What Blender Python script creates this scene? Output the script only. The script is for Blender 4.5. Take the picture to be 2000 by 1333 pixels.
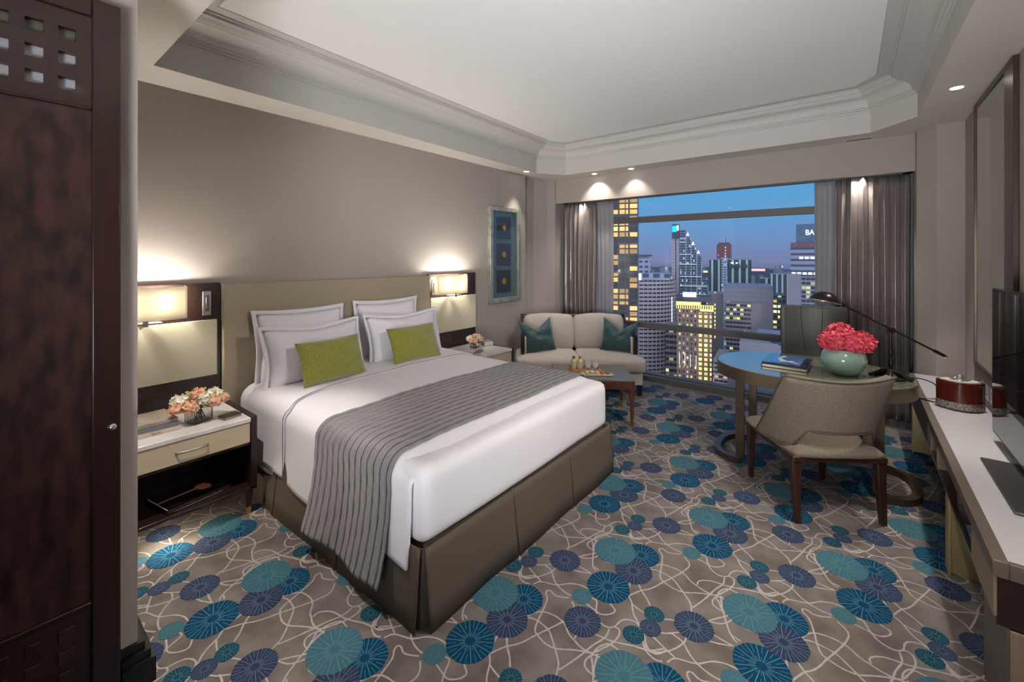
import bpy, bmesh, math, random
from mathutils import Vector, Matrix
random.seed(7)
for o in list(bpy.data.objects): bpy.data.objects.remove(o)
scene = bpy.context.scene
COL = scene.collection
PI = math.pi

# ------------------------------------------------------------------ camera
YAW = math.radians(38.66)
RX, RY = math.cos(YAW), math.sin(YAW)            # direction to the right of the view
FX, FY = -math.sin(YAW), math.cos(YAW)           # direction of the view
cam_data = bpy.data.cameras.new('camera')
cam_data.sensor_width = 36.0
cam_data.lens = 840.0 / 2000.0 * 36.0
cam_data.shift_y = (503.0 - 666.5) / 2000.0
cam_data.clip_start = 0.02
cam_data.clip_end = 6000
cam = bpy.data.objects.new('camera', cam_data)
cam.location = (0, 0, 1.58)
cam.rotation_euler = (PI / 2, 0, YAW)
COL.objects.link(cam)
scene.camera = cam

# ------------------------------------------------------------------ colour management
scene.view_settings.view_transform = 'Standard'
scene.view_settings.look = 'None'
scene.view_settings.gamma = 1
scene.view_settings.use_curve_mapping = False
scene.view_settings.exposure = 0.28

# ------------------------------------------------------------------ dusk sky
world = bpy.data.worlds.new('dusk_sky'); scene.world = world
world.use_nodes = True
wn = world.node_tree.nodes; wl = world.node_tree.links
wn.clear()
w_out = wn.new('ShaderNodeOutputWorld'); w_bg = wn.new('ShaderNodeBackground')
w_tc = wn.new('ShaderNodeTexCoord'); w_sep = wn.new('ShaderNodeSeparateXYZ')
w_ramp = wn.new('ShaderNodeValToRGB')
wl.new(w_tc.outputs['Generated'], w_sep.inputs[0])
w_map = wn.new('ShaderNodeMapRange')
w_map.inputs[1].default_value = -0.05; w_map.inputs[2].default_value = 0.35
wl.new(w_sep.outputs[2], w_map.inputs[0])
wl.new(w_map.outputs[0], w_ramp.inputs[0])
cr = w_ramp.color_ramp
cr.elements[0].position = 0.0; cr.elements[0].color = (0.06, 0.09, 0.17, 1)
cr.elements[1].position = 1.0; cr.elements[1].color = (0.12, 0.21, 0.44, 1)
for p, c in ((0.11, (0.165, 0.205, 0.37, 1)), (0.16, (0.155, 0.22, 0.42, 1)), (0.28, (0.125, 0.28, 0.52, 1)), (0.48, (0.09, 0.32, 0.60, 1))):
    e = cr.elements.new(p); e.color = c
# afterglow added to the unseen sky behind the viewer, lights the city facades
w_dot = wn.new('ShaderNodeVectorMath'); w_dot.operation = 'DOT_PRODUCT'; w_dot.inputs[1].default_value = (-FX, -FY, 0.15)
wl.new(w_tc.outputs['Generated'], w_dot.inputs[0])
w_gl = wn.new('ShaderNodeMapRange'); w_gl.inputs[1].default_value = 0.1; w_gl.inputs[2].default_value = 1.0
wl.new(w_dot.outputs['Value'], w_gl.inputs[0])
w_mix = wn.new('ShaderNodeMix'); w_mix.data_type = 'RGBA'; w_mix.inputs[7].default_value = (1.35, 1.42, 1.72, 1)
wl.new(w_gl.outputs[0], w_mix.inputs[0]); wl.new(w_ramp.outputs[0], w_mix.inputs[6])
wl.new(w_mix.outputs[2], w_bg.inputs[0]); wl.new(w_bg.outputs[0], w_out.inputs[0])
w_bg.inputs[1].default_value = 1.0

# ------------------------------------------------------------------ area lights added behind the camera
def area_light(name, loc, target, sx, sy, watts, colour=(1, 0.93, 0.84)):
    l = bpy.data.lights.new(name, 'AREA'); l.shape = 'RECTANGLE'
    l.size = sx; l.size_y = sy; l.energy = watts; l.color = colour
    o = bpy.data.objects.new(name, l); COL.objects.link(o)
    o.location = loc
    o.rotation_euler = (Vector(target) - Vector(loc)).to_track_quat('-Z', 'Y').to_euler()
    return o
hl = area_light('added_softbox', (-0.1, -1.3, 0.95), (-1.35, 3.0, 3.04), 1.0, 0.7, 44, (0.98, 0.98, 1.0))  # unseen softbox added to brighten the tray ceiling and far wall
hl.data.spread = math.radians(85)
area_light('added_ceiling_fill', (-0.7, -0.9, 2.66), (-0.7, -0.6, 0), 1.2, 1.0, 5, (1, 0.93, 0.86))  # unseen fill added under the hall ceiling

# ------------------------------------------------------------------ materials
def mat(name, col, rough=0.5, metal=0.0, bump=0.0, bscale=60.0, var=0.0, vscale=6.0, spec=0.5, sheen=0.0, coat=0.0, emit=None, es=0.0, stretch=None, col2=None, detail=4.0):
    m = bpy.data.materials.new(name); m.use_nodes = True
    nt = m.node_tree; b = nt.nodes['Principled BSDF']
    b.inputs['Base Color'].default_value = (*col, 1)
    b.inputs['Roughness'].default_value = rough
    b.inputs['Metallic'].default_value = metal
    b.inputs['Specular IOR Level'].default_value = spec
    if sheen: b.inputs['Sheen Weight'].default_value = sheen
    if coat:
        b.inputs['Coat Weight'].default_value = coat; b.inputs['Coat Roughness'].default_value = 0.08
    if emit:
        b.inputs['Emission Color'].default_value = (*emit, 1); b.inputs['Emission Strength'].default_value = es
    tc = nt.nodes.new('ShaderNodeTexCoord'); mp = nt.nodes.new('ShaderNodeMapping')
    nt.links.new(tc.outputs['Object'], mp.inputs[0])
    if stretch: mp.inputs['Scale'].default_value = stretch
    if var or col2:
        n = nt.nodes.new('ShaderNodeTexNoise'); n.inputs['Scale'].default_value = vscale; n.inputs['Detail'].default_value = detail
        nt.links.new(mp.outputs[0], n.inputs['Vector'])
        mx = nt.nodes.new('ShaderNodeMix'); mx.data_type = 'RGBA'
        rg = nt.nodes.new('ShaderNodeMapRange'); rg.inputs[1].default_value = 0.35; rg.inputs[2].default_value = 0.65
        nt.links.new(n.outputs[0], rg.inputs[0]); nt.links.new(rg.outputs[0], mx.inputs[0])
        c2 = col2 if col2 else tuple(c * (1 - var) for c in col)
        mx.inputs[6].default_value = (*col, 1); mx.inputs[7].default_value = (*c2, 1)
        nt.links.new(mx.outputs[2], b.inputs['Base Color'])
    if bump:
        n2 = nt.nodes.new('ShaderNodeTexNoise'); n2.inputs['Scale'].default_value = bscale; n2.inputs['Detail'].default_value = 3
        nt.links.new(mp.outputs[0], n2.inputs['Vector'])
        bp = nt.nodes.new('ShaderNodeBump'); bp.inputs['Strength'].default_value = bump; bp.inputs['Distance'].default_value = 0.01
        nt.links.new(n2.outputs[0], bp.inputs['Height']); nt.links.new(bp.outputs[0], b.inputs['Normal'])
    return m
def glass_mat(name, col=(1, 1, 1), rough=0.0, ior=1.45):
    m = bpy.data.materials.new(name); m.use_nodes = True
    b = m.node_tree.nodes['Principled BSDF']
    b.inputs['Base Color'].default_value = (*col, 1); b.inputs['Roughness'].default_value = rough
    b.inputs['Transmission Weight'].default_value = 1; b.inputs['IOR'].default_value = ior
    return m
def pane_mat(name, tint=(0.985, 0.99, 0.992), gloss=0.03):
    m = bpy.data.materials.new(name); m.use_nodes = True
    nt = m.node_tree; nt.nodes.clear()
    o = nt.nodes.new('ShaderNodeOutputMaterial'); mx = nt.nodes.new('ShaderNodeMixShader')
    t = nt.nodes.new('ShaderNodeBsdfTransparent'); g = nt.nodes.new('ShaderNodeBsdfGlossy')
    t.inputs[0].default_value = (*tint, 1); g.inputs['Roughness'].default_value = 0.0
    mx.inputs[0].default_value = gloss
    nt.links.new(t.outputs[0], mx.inputs[1]); nt.links.new(g.outputs[0], mx.inputs[2]); nt.links.new(mx.outputs[0], o.inputs[0])
    return m
def translucent_mat(name, col, amount=0.5, transp=0.0):
    m = bpy.data.materials.new(name); m.use_nodes = True
    nt = m.node_tree; nt.nodes.clear()
    o = nt.nodes.new('ShaderNodeOutputMaterial'); mx = nt.nodes.new('ShaderNodeMixShader')
    d = nt.nodes.new('ShaderNodeBsdfDiffuse'); t = nt.nodes.new('ShaderNodeBsdfTranslucent')
    d.inputs[0].default_value = (*col, 1); t.inputs[0].default_value = (*col, 1); mx.inputs[0].default_value = amount
    nt.links.new(d.outputs[0], mx.inputs[1]); nt.links.new(t.outputs[0], mx.inputs[2])
    last = mx
    if transp:
        m2 = nt.nodes.new('ShaderNodeMixShader'); tr = nt.nodes.new('ShaderNodeBsdfTransparent'); m2.inputs[0].default_value = transp
        nt.links.new(mx.outputs[0], m2.inputs[1]); nt.links.new(tr.outputs[0], m2.inputs[2]); last = m2
    nt.links.new(last.outputs[0], o.inputs[0])
    return m

M = {}
M['wall'] = mat('wall_paint', (0.362, 0.318, 0.290), 0.85, bump=0.06, bscale=180)
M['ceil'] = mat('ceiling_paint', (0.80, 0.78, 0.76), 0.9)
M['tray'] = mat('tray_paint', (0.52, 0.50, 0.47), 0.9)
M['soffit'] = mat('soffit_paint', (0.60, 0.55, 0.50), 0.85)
M['darkwood'] = mat('espresso_wood', (0.018, 0.009, 0.008), 0.28, col2=(0.028, 0.013, 0.010), vscale=5, stretch=(1, 12, 12), coat=0.3)
M['redwood'] = mat('mahogany_wood', (0.050, 0.012, 0.007), 0.3, col2=(0.032, 0.009, 0.006), vscale=6, stretch=(14, 14, 1), coat=0.3)
M['burl'] = mat('burl_veneer', (0.052, 0.018, 0.015), 0.4, col2=(0.010, 0.004, 0.0035), vscale=4.0, detail=12, stretch=(1, 6, 2.2), coat=0.1)
M['doorwood'] = mat('door_wood', (0.026, 0.007, 0.005), 0.35, col2=(0.016, 0.005, 0.004), vscale=5, stretch=(10, 10, 1), coat=0.15)
M['tablewood'] = mat('walnut_wood', (0.095, 0.028, 0.012), 0.3, col2=(0.05, 0.016, 0.008), vscale=5, stretch=(9, 9, 1.5), coat=0.3)
M['chairwood'] = mat('chair_walnut', (0.048, 0.018, 0.011), 0.38, col2=(0.026, 0.010, 0.007), vscale=6, stretch=(12, 12, 1))
M['bronze'] = mat('bronze_metal', (0.19, 0.145, 0.10), 0.38, metal=0.8)
M['bronzedark'] = mat('dark_bronze', (0.085, 0.060, 0.042), 0.35, metal=0.6)
M['gold'] = mat('brushed_gold', (0.62, 0.50, 0.26), 0.42, metal=0.7)
M['brass'] = mat('brass', (0.50, 0.34, 0.13), 0.3, metal=1)
M['chrome'] = mat('chrome', (0.75, 0.75, 0.76), 0.12, metal=1)
M['steel'] = mat('brushed_nickel', (0.42, 0.39, 0.38), 0.35, metal=1)
M['cream'] = mat('cream_leather', (0.50, 0.45, 0.34), 0.45, bump=0.12, bscale=220)
M['headboard'] = mat('headboard_leather', (0.34, 0.285, 0.205), 0.42, bump=0.12, bscale=220)
M['drawer'] = mat('cream_lacquer', (0.52, 0.43, 0.31), 0.4)
M['marble'] = mat('white_marble', (0.74, 0.72, 0.70), 0.12, col2=(0.60, 0.57, 0.55), vscale=5, detail=8, coat=0.3)
M['counter'] = mat('white_counter', (0.52, 0.51, 0.53), 0.16, coat=0.2)
M['sheet'] = mat('white_cotton', (0.80, 0.785, 0.835), 0.85, bump=0.25, bscale=7)
M['pillow'] = mat('pillow_cotton', (0.80, 0.78, 0.84), 0.9, bump=0.35, bscale=10)
M['piping'] = mat('grey_piping', (0.22, 0.20, 0.26), 0.8)
M['green'] = mat('green_velvet', (0.27, 0.27, 0.028), 0.8, bump=0.5, bscale=160, col2=(0.165, 0.17, 0.016), vscale=110, sheen=0.6)
M['teal'] = mat('teal_velvet', (0.001, 0.072, 0.084), 0.4, bump=1.0, bscale=22, col2=(0.001, 0.022, 0.028), vscale=16, sheen=0.4, stretch=(1, 6, 2))
M['skirt'] = mat('taupe_skirt', (0.105, 0.080, 0.062), 0.85, bump=0.1, bscale=260)
M['sofa'] = mat('sofa_linen', (0.52, 0.465, 0.42), 0.9, bump=0.3, bscale=300, var=0.12, vscale=140)
M['tweed'] = mat('chair_tweed', (0.255, 0.21, 0.165), 0.9, bump=0.7, bscale=320, col2=(0.14, 0.11, 0.085), vscale=260, detail=1)
M['greyleather'] = mat('grey_leather', (0.12, 0.125, 0.11), 0.42, bump=0.08, bscale=200)
M['black'] = mat('black_gloss', (0.006, 0.006, 0.007), 0.12)
M['screen'] = mat('tv_screen', (0.004, 0.004, 0.005), 0.03, spec=0.8)
M['blackmat'] = mat('black_satin', (0.009, 0.009, 0.010), 0.5)
M['skirting'] = mat('black_skirting', (0.004, 0.004, 0.004), 0.35)
M['mirror'] = mat('mirror_glass', (0.62, 0.66, 0.58), 0.01, metal=1)
M['desktop'] = mat('desk_glass_top', (0.15, 0.165, 0.115), 0.05, spec=1.0, coat=1.0)
M['shade'] = translucent_mat('lamp_shade_fabric', (0.90, 0.87, 0.76), 0.6)
M['curtain'] = mat('silk_curtain', (0.40, 0.36, 0.345), 0.26, metal=0.6, bump=0.10, bscale=90, stretch=(1, 1, 0.2), var=0.1, vscale=60)
M['sheer'] = translucent_mat('sheer_voile', (0.52, 0.50, 0.52), 0.35, 0.12)
M['frame'] = mat('window_aluminium', (0.11, 0.10, 0.098), 0.5)
M['pane'] = pane_mat('window_glass')
M['silver'] = mat('silver_leaf_frame', (0.46, 0.46, 0.40), 0.38, metal=0.55, col2=(0.30, 0.31, 0.27), vscale=14)
M['mount'] = mat('blue_grey_mount', (0.105, 0.150, 0.185), 0.6)
M['art'] = mat('deep_blue_paper', (0.030, 0.036, 0.055), 0.6, col2=(0.045, 0.042, 0.022), vscale=5)
M['goldleaf'] = mat('gold_leaf', (0.55, 0.32, 0.06), 0.4, metal=0.5)
M['glass'] = glass_mat('clear_glass')
M['leaf'] = mat('leaf_green', (0.07, 0.16, 0.03), 0.5)
M['lime'] = mat('lime_green_bud', (0.34, 0.42, 0.10), 0.6)
M['petalw'] = mat('cream_petal', (0.85, 0.80, 0.68), 0.6)
M['petalp'] = mat('peach_petal', (0.85, 0.42, 0.26), 0.6, col2=(0.78, 0.55, 0.38), vscale=40)
M['petalc'] = mat('coral_petal', (0.62, 0.030, 0.085), 0.55, col2=(0.80, 0.14, 0.17), vscale=45)
M['celadon'] = mat('celadon_glaze', (0.30, 0.43, 0.36), 0.15, coat=0.6)
M['redbox'] = mat('red_lacquer', (0.10, 0.012, 0.008), 0.15, coat=0.7)
M['ornament'] = mat('silver_filigree', (0.52, 0.50, 0.44), 0.35, metal=0.7, bump=1.0, bscale=90, col2=(0.10, 0.09, 0.08), vscale=110)
M['greystone'] = mat('grey_slate', (0.20, 0.19, 0.18), 0.4)
M['brownpanel'] = mat('taupe_panel', (0.115, 0.090, 0.072), 0.5)
M['lightpanel'] = mat('oak_panel', (0.26, 0.20, 0.135), 0.5, var=0.2, vscale=7, stretch=(10, 10, 1))
M['downlight'] = mat('downlight_lens', (1, 1, 1), 0.3, emit=(1, 0.93, 0.85), es=14)
M['white'] = mat('white_trim', (0.75, 0.73, 0.70), 0.5)
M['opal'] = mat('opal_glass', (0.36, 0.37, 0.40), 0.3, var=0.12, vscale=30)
M['opal_reflection'] = mat('opal_glass_reflection', (0.085, 0.09, 0.07), 0.3)  # copy of the opal glass, top row's reflection put into its darker colour
M['paper'] = mat('book_paper', (0.60, 0.54, 0.44), 0.8)
M['bookgrey'] = mat('grey_book_cover', (0.16, 0.16, 0.19), 0.4)
M['bookpink'] = mat('pale_pink_cover', (0.42, 0.32, 0.29), 0.45, col2=(0.30, 0.28, 0.20), vscale=14)
M['bookcream'] = mat('cream_book_cover', (0.55, 0.45, 0.37), 0.5)
M['bookdark'] = mat('dark_wine_cover', (0.012, 0.006, 0.008), 0.15, coat=0.5)
M['wine'] = mat('rose_wine_print', (0.42, 0.16, 0.09), 0.4)
M['printline'] = mat('pale_print', (0.45, 0.38, 0.38), 0.5)
M['bluecover'] = mat('blue_magazine_cover', (0.012, 0.09, 0.22), 0.15, col2=(0.10, 0.18, 0.45), vscale=12, coat=0.5)
M['foam'] = mat('pale_wave_print', (0.50, 0.62, 0.66), 0.3)
M['juice'] = mat('lemon_juice', (0.62, 0.56, 0.24), 0.15, coat=0.4)
M['tray_wood'] = mat('light_wood_tray', (0.42, 0.22, 0.11), 0.45)
M['cork'] = mat('wooden_stopper', (0.32, 0.17, 0.08), 0.6)
M['rosecap'] = mat('rose_bottle_cap', (0.38, 0.16, 0.16), 0.4)
M['macyellow'] = mat('yellow_macaron', (0.72, 0.58, 0.14), 0.7)
M['maccream'] = mat('cream_macaron', (0.74, 0.62, 0.44), 0.7)
M['macred'] = mat('coral_macaron', (0.70, 0.13, 0.06), 0.7)
M['macbrown'] = mat('brown_macaron', (0.28, 0.16, 0.09), 0.7)
M['plate'] = mat('pale_plate', (0.66, 0.66, 0.56), 0.2)
M['ink'] = mat('black_ink', (0.01, 0.01, 0.01), 0.6)
M['stitch'] = mat('dark_seam', (0.035, 0.033, 0.03), 0.7)
M['piping_tweed'] = mat('chair_piping', (0.075, 0.055, 0.042), 0.8)
M['mesh'] = mat('speaker_mesh', (0.16, 0.15, 0.13), 0.5, metal=0.3, col2=(0.012, 0.011, 0.010), vscale=260, detail=0)
# runner: woven grey silk
M['runner'] = mat('grey_silk_runner', (0.225, 0.21, 0.225), 0.42, bump=0.5, bscale=55, stretch=(4, 1, 1), var=0.22, vscale=60, sheen=0.3)
M['runner_tuck'] = mat('dark_tuck', (0.020, 0.014, 0.018), 0.6)

# ------------------------------------------------------------------ mesh builder
class MB:
    def __init__(s): s.v = []; s.f = []; s.mi = []; s.uv = {}
    def add(s, vs, fs, mi=0, mx=None):
        b = len(s.v)
        s.v += [tuple(mx @ Vector(p)) if mx else tuple(p) for p in vs]
        for f in fs: s.f.append(tuple(b + i for i in f)); s.mi.append(mi)
        return b
    def box(s, x0, x1, y0, y1, z0, z1, mi=0, mx=None):
        v = [(x0,y0,z0),(x1,y0,z0),(x1,y1,z0),(x0,y1,z0),(x0,y0,z1),(x1,y0,z1),(x1,y1,z1),(x0,y1,z1)]
        s.add(v, [(0,3,2,1),(4,5,6,7),(0,1,5,4),(1,2,6,5),(2,3,7,6),(3,0,4,7)], mi, mx); return s
    def frustum(s, cx, cy, z0, z1, a0, b0, a1, b1, dx=0, dy=0, mi=0, mx=None):
        v = [(cx-a0,cy-b0,z0),(cx+a0,cy-b0,z0),(cx+a0,cy+b0,z0),(cx-a0,cy+b0,z0),
             (cx+dx-a1,cy+dy-b1,z1),(cx+dx+a1,cy+dy-b1,z1),(cx+dx+a1,cy+dy+b1,z1),(cx+dx-a1,cy+dy+b1,z1)]
        s.add(v, [(0,3,2,1),(4,5,6,7),(0,1,5,4),(1,2,6,5),(2,3,7,6),(3,0,4,7)], mi, mx); return s
    def lathe(s, prof, cx=0, cy=0, n=32, mi=0, sx=1, sy=1, mx=None, close=True):
        vs = []; fs = []
        for r, z in prof:
            for k in range(n):
                a = 2*PI*k/n; vs.append((cx+r*math.cos(a)*sx, cy+r*math.sin(a)*sy, z))
        for i in range(len(prof)-1):
            for k in range(n):
                k2 = (k+1) % n; fs.append((i*n+k, i*n+k2, (i+1)*n+k2, (i+1)*n+k))
        if close:
            if prof[0][0] > 1e-5: fs.append(tuple(range(n-1, -1, -1)))
            if prof[-1][0] > 1e-5: fs.append(tuple((len(prof)-1)*n+k for k in range(n)))
        s.add(vs, fs, mi, mx); return s
    def cyl(s, p0, p1, r0, r1=None, n=16, mi=0):
        r1 = r0 if r1 is None else r1
        p0 = Vector(p0); p1 = Vector(p1); d = p1 - p0
        q = Vector((0,0,1)).rotation_difference(d.normalized()).to_matrix().to_4x4()
        s.lathe([(r0,0),(r1,d.length)], n=n, mi=mi, mx=Matrix.Translation(p0) @ q); return s
    def tube(s, pts, r, n=10, mi=0, closed=False):
        pts = [Vector(p) for p in pts]; N = len(pts); vs = []; fs = []
        up = Vector((0.013, 0.017, 1))
        for i, p in enumerate(pts):
            a = pts[(i-1) % N] if (closed or i > 0) else p
            b = pts[(i+1) % N] if (closed or i < N-1) else p
            t = (b-a).normalized(); u = t.cross(up)
            if u.length < 1e-3: u = t.cross(Vector((1,0,0)))
            u.normalize(); w = t.cross(u)
            rr = r[i] if isinstance(r, (list, tuple)) else r
            for k in range(n):
                an = 2*PI*k/n; vs.append(tuple(p + u*math.cos(an)*rr + w*math.sin(an)*rr))
        for i in range(N if closed else N-1):
            j = (i+1) % N
            for k in range(n):
                k2 = (k+1) % n; fs.append((i*n+k, i*n+k2, j*n+k2, j*n+k))
        if not closed:
            fs.append(tuple(range(n-1,-1,-1))); fs.append(tuple((N-1)*n+k for k in range(n)))
        s.add(vs, fs, mi); return s
    def prism(s, poly, z0, z1, mi=0, mx=None):
        n = len(poly); vs = [(x,y,z0) for x,y in poly] + [(x,y,z1) for x,y in poly]
        fs = [tuple(range(n-1,-1,-1)), tuple(range(n,2*n))] + [(i,(i+1)%n,n+(i+1)%n,n+i) for i in range(n)]
        s.add(vs, fs, mi, mx); return s
    def grid(s, fn, nu, nv, mi=0, mx=None, closeu=False, mif=None):
        vs = [tuple(fn(i/nu, j/nv)) for i in range(nu+1) for j in range(nv+1)]
        b = len(s.v); s.v += [tuple(mx @ Vector(p)) if mx else p for p in vs]
        for i in range(nu):
            for j in range(nv):
                s.f.append((b+i*(nv+1)+j, b+(i+1)*(nv+1)+j, b+(i+1)*(nv+1)+j+1, b+i*(nv+1)+j+1))
                s.mi.append(mif(i/nu, j/nv) if mif else mi)
        return s
    def ball(s, c, rx, ry=None, rz=None, n=16, m=10, mi=0, mx=None):
        ry = rx if ry is None else ry; rz = rx if rz is None else rz
        prof = [(max(math.sin(PI*i/m),1e-6), -math.cos(PI*i/m)) for i in range(m+1)]
        t = Matrix.Translation(Vector(c)) @ Matrix.Diagonal((rx, ry, rz, 1))
        s.lathe(prof, n=n, mi=mi, mx=(mx @ t) if mx else t, close=False); return s
    def build(s, name, mats, parent=None, smooth=False, bevel=0, seg=2, sub=0, solid=0, weld=False, loc=None, auto=None):
        me = bpy.data.meshes.new(name); me.from_pydata(s.v, [], s.f); me.update()
        if not isinstance(mats, (list, tuple)): mats = [mats]
        for m_ in mats: me.materials.append(m_)
        me.polygons.foreach_set('material_index', s.mi)
        bm = bmesh.new(); bm.from_mesh(me)
        if weld: bmesh.ops.remove_doubles(bm, verts=bm.verts, dist=1e-5)
        bmesh.ops.recalc_face_normals(bm, faces=bm.faces) if not solid == -1 else None
        bm.to_mesh(me); bm.free()
        if smooth:
            me.polygons.foreach_set('use_smooth', [True]*len(me.polygons))
            if auto: me.set_sharp_from_angle(angle=math.radians(auto))
        o = bpy.data.objects.new(name, me); COL.objects.link(o)
        if parent: o.parent = parent
        if loc: o.location = loc
        if solid > 0:
            md = o.modifiers.new('solid', 'SOLIDIFY'); md.thickness = solid; md.offset = 0
        if bevel:
            md = o.modifiers.new('bevel', 'BEVEL'); md.width = bevel; md.segments = seg; md.limit_method = 'ANGLE'; md.angle_limit = math.radians(40)
            me.polygons.foreach_set('use_smooth', [True]*len(me.polygons)); me.set_sharp_from_angle(angle=math.radians(50)) if not smooth else None
        if sub:
            md = o.modifiers.new('subd', 'SUBSURF'); md.levels = sub; md.render_levels = sub
        return o

def tag(o, label=None, cat=None, group=None, kind=None):
    if label: o['label'] = label
    if cat: o['category'] = cat
    if group: o['group'] = group
    if kind: o['kind'] = kind
    return o
def thing(name, label, cat, loc=(0,0,0), rz=0, group=None):
    o = bpy.data.objects.new(name, None); COL.objects.link(o)
    o.location = loc; o.rotation_euler = (0,0,rz); o.empty_display_size = 0.1
    return tag(o, label, cat, group)
def struct(o, label=None):
    o['kind'] = 'structure'
    if label: o['label'] = label
    return o
def one(name, mb, mats, label, cat, group=None, **k):
    return tag(mb.build(name, mats, **k), label, cat, group)
def copy_tree(o, parent=None):
    c = o.copy(); COL.objects.link(c)
    if parent: c.parent = parent
    for ch in list(o.children): copy_tree(ch, c)
    return c
def catmull(P, n=5):
    P = [Vector(p) for p in P]
    if len(P) < 3: return [P[0].lerp(P[-1], i/n) for i in range(n+1)]
    out = []
    for i in range(len(P)-1):
        p0 = P[i-1] if i else P[0]*2-P[1]; p1 = P[i]; p2 = P[i+1]; p3 = P[i+2] if i+2 < len(P) else P[-1]*2-P[-2]
        for k in range(n):
            t = k/n
            out.append(0.5*((2*p1)+(p2-p0)*t+(2*p0-5*p1+4*p2-p3)*t*t+(-p0+3*p1-3*p2+p3)*t**3))
    out.append(P[-1]); return out
def wob(x, y=0.0, z=0.0):
    return math.sin(x*1.7+y*2.3+0.3)+0.6*math.sin(x*4.1-y*3.1+z*1.3+1.1)+0.35*math.sin(x*8.7+y*7.9+2.0)

# ------------------------------------------------------------------ floor: figured carpet
W = -3.48; E = 0.685
def make_disc_mat(name, base, dark, line, n, inner=0.0):
    m = bpy.data.materials.new(name); m.use_nodes = True
    nt = m.node_tree; N = nt.nodes; L = nt.links; b = N['Principled BSDF']
    b.inputs['Roughness'].default_value = 0.95; b.inputs['Specular IOR Level'].default_value = 0.1
    uv = N.new('ShaderNodeUVMap'); uv.uv_map = 'disc'
    sp = N.new('ShaderNodeSeparateXYZ'); L.new(uv.outputs[0], sp.inputs[0])
    def mth(op, a=None, b_=None, c=None):
        q = N.new('ShaderNodeMath'); q.operation = op
        for i, x in enumerate((a, b_, c)):
            if x is None: continue
            if hasattr(x, 'links'): L.new(x, q.inputs[i])
            else: q.inputs[i].default_value = x
        return q.outputs[0]
    X = mth('SUBTRACT', sp.outputs[0], 0.5); Y = mth('SUBTRACT', sp.outputs[1], 0.5)
    r = mth('SQRT', mth('ADD', mth('MULTIPLY', X, X), mth('MULTIPLY', Y, Y)))
    th = mth('ARCTAN2', Y, X)
    def spokes(cnt, r0, w, off):
        a = mth('MULTIPLY', mth('ADD', th, off), cnt/(2*PI))
        fr = mth('ABSOLUTE', mth('SUBTRACT', mth('FRACT', a), 0.5))
        d = mth('MULTIPLY', mth('MULTIPLY', fr, 2*PI/cnt), r)
        return mth('MULTIPLY', mth('LESS_THAN', d, w), mth('GREATER_THAN', r, r0))
    s1 = spokes(n, 0.10, 0.0065, 0.1); s2 = spokes(n, 0.30, 0.004, 0.1+PI/n)
    s3 = mth('MULTIPLY', spokes(n, 0.12, 0.003, 0.3), mth('LESS_THAN', r, 0.22))
    msk = mth('MINIMUM', mth('ADD', mth('ADD', s1, s2), s3), 1.0)
    nz = N.new('ShaderNodeTexNoise'); nz.inputs['Scale'].default_value = 220
    tc = N.new('ShaderNodeTexCoord'); L.new(tc.outputs['Object'], nz.inputs['Vector'])
    m1 = N.new('ShaderNodeMix'); m1.data_type = 'RGBA'; m1.inputs[6].default_value = (*base,1); m1.inputs[7].default_value = (*dark,1); L.new(nz.outputs[0], m1.inputs[0])
    m2 = N.new('ShaderNodeMix'); m2.data_type = 'RGBA'; L.new(m1.outputs[2], m2.inputs[6]); m2.inputs[7].default_value = (*line,1)
    L.new(mth('MULTIPLY', msk, 0.8), m2.inputs[0]); L.new(m2.outputs[2], b.inputs['Base Color'])
    return m
cp = mat('carpet_ground', (0.235, 0.208, 0.192), 0.95, bump=0.6, bscale=400, col2=(0.145, 0.122, 0.112), vscale=6.0, spec=0.1, detail=12)
dm_navy = make_disc_mat('carpet_navy_disc', (0.003, 0.058, 0.125), (0.002, 0.036, 0.088), (0.15, 0.28, 0.31), 14)
dm_teal = make_disc_mat('carpet_teal_disc', (0.055, 0.145, 0.185), (0.040, 0.108, 0.142), (0.12, 0.23, 0.26), 14)
dm_purp = make_disc_mat('carpet_purple_disc', (0.034, 0.050, 0.102), (0.022, 0.030, 0.070), (0.17, 0.23, 0.31), 15)
dm_small = make_disc_mat('carpet_small_disc', (0.008, 0.065, 0.100), (0.006, 0.042, 0.070), (0.18, 0.32, 0.36), 11)
cl = mat('carpet_cream_line', (0.44, 0.405, 0.395), 0.95, spec=0.1, var=0.12, vscale=200)
CARPET_ORIGIN = (-0.927, 1.897)
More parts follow.
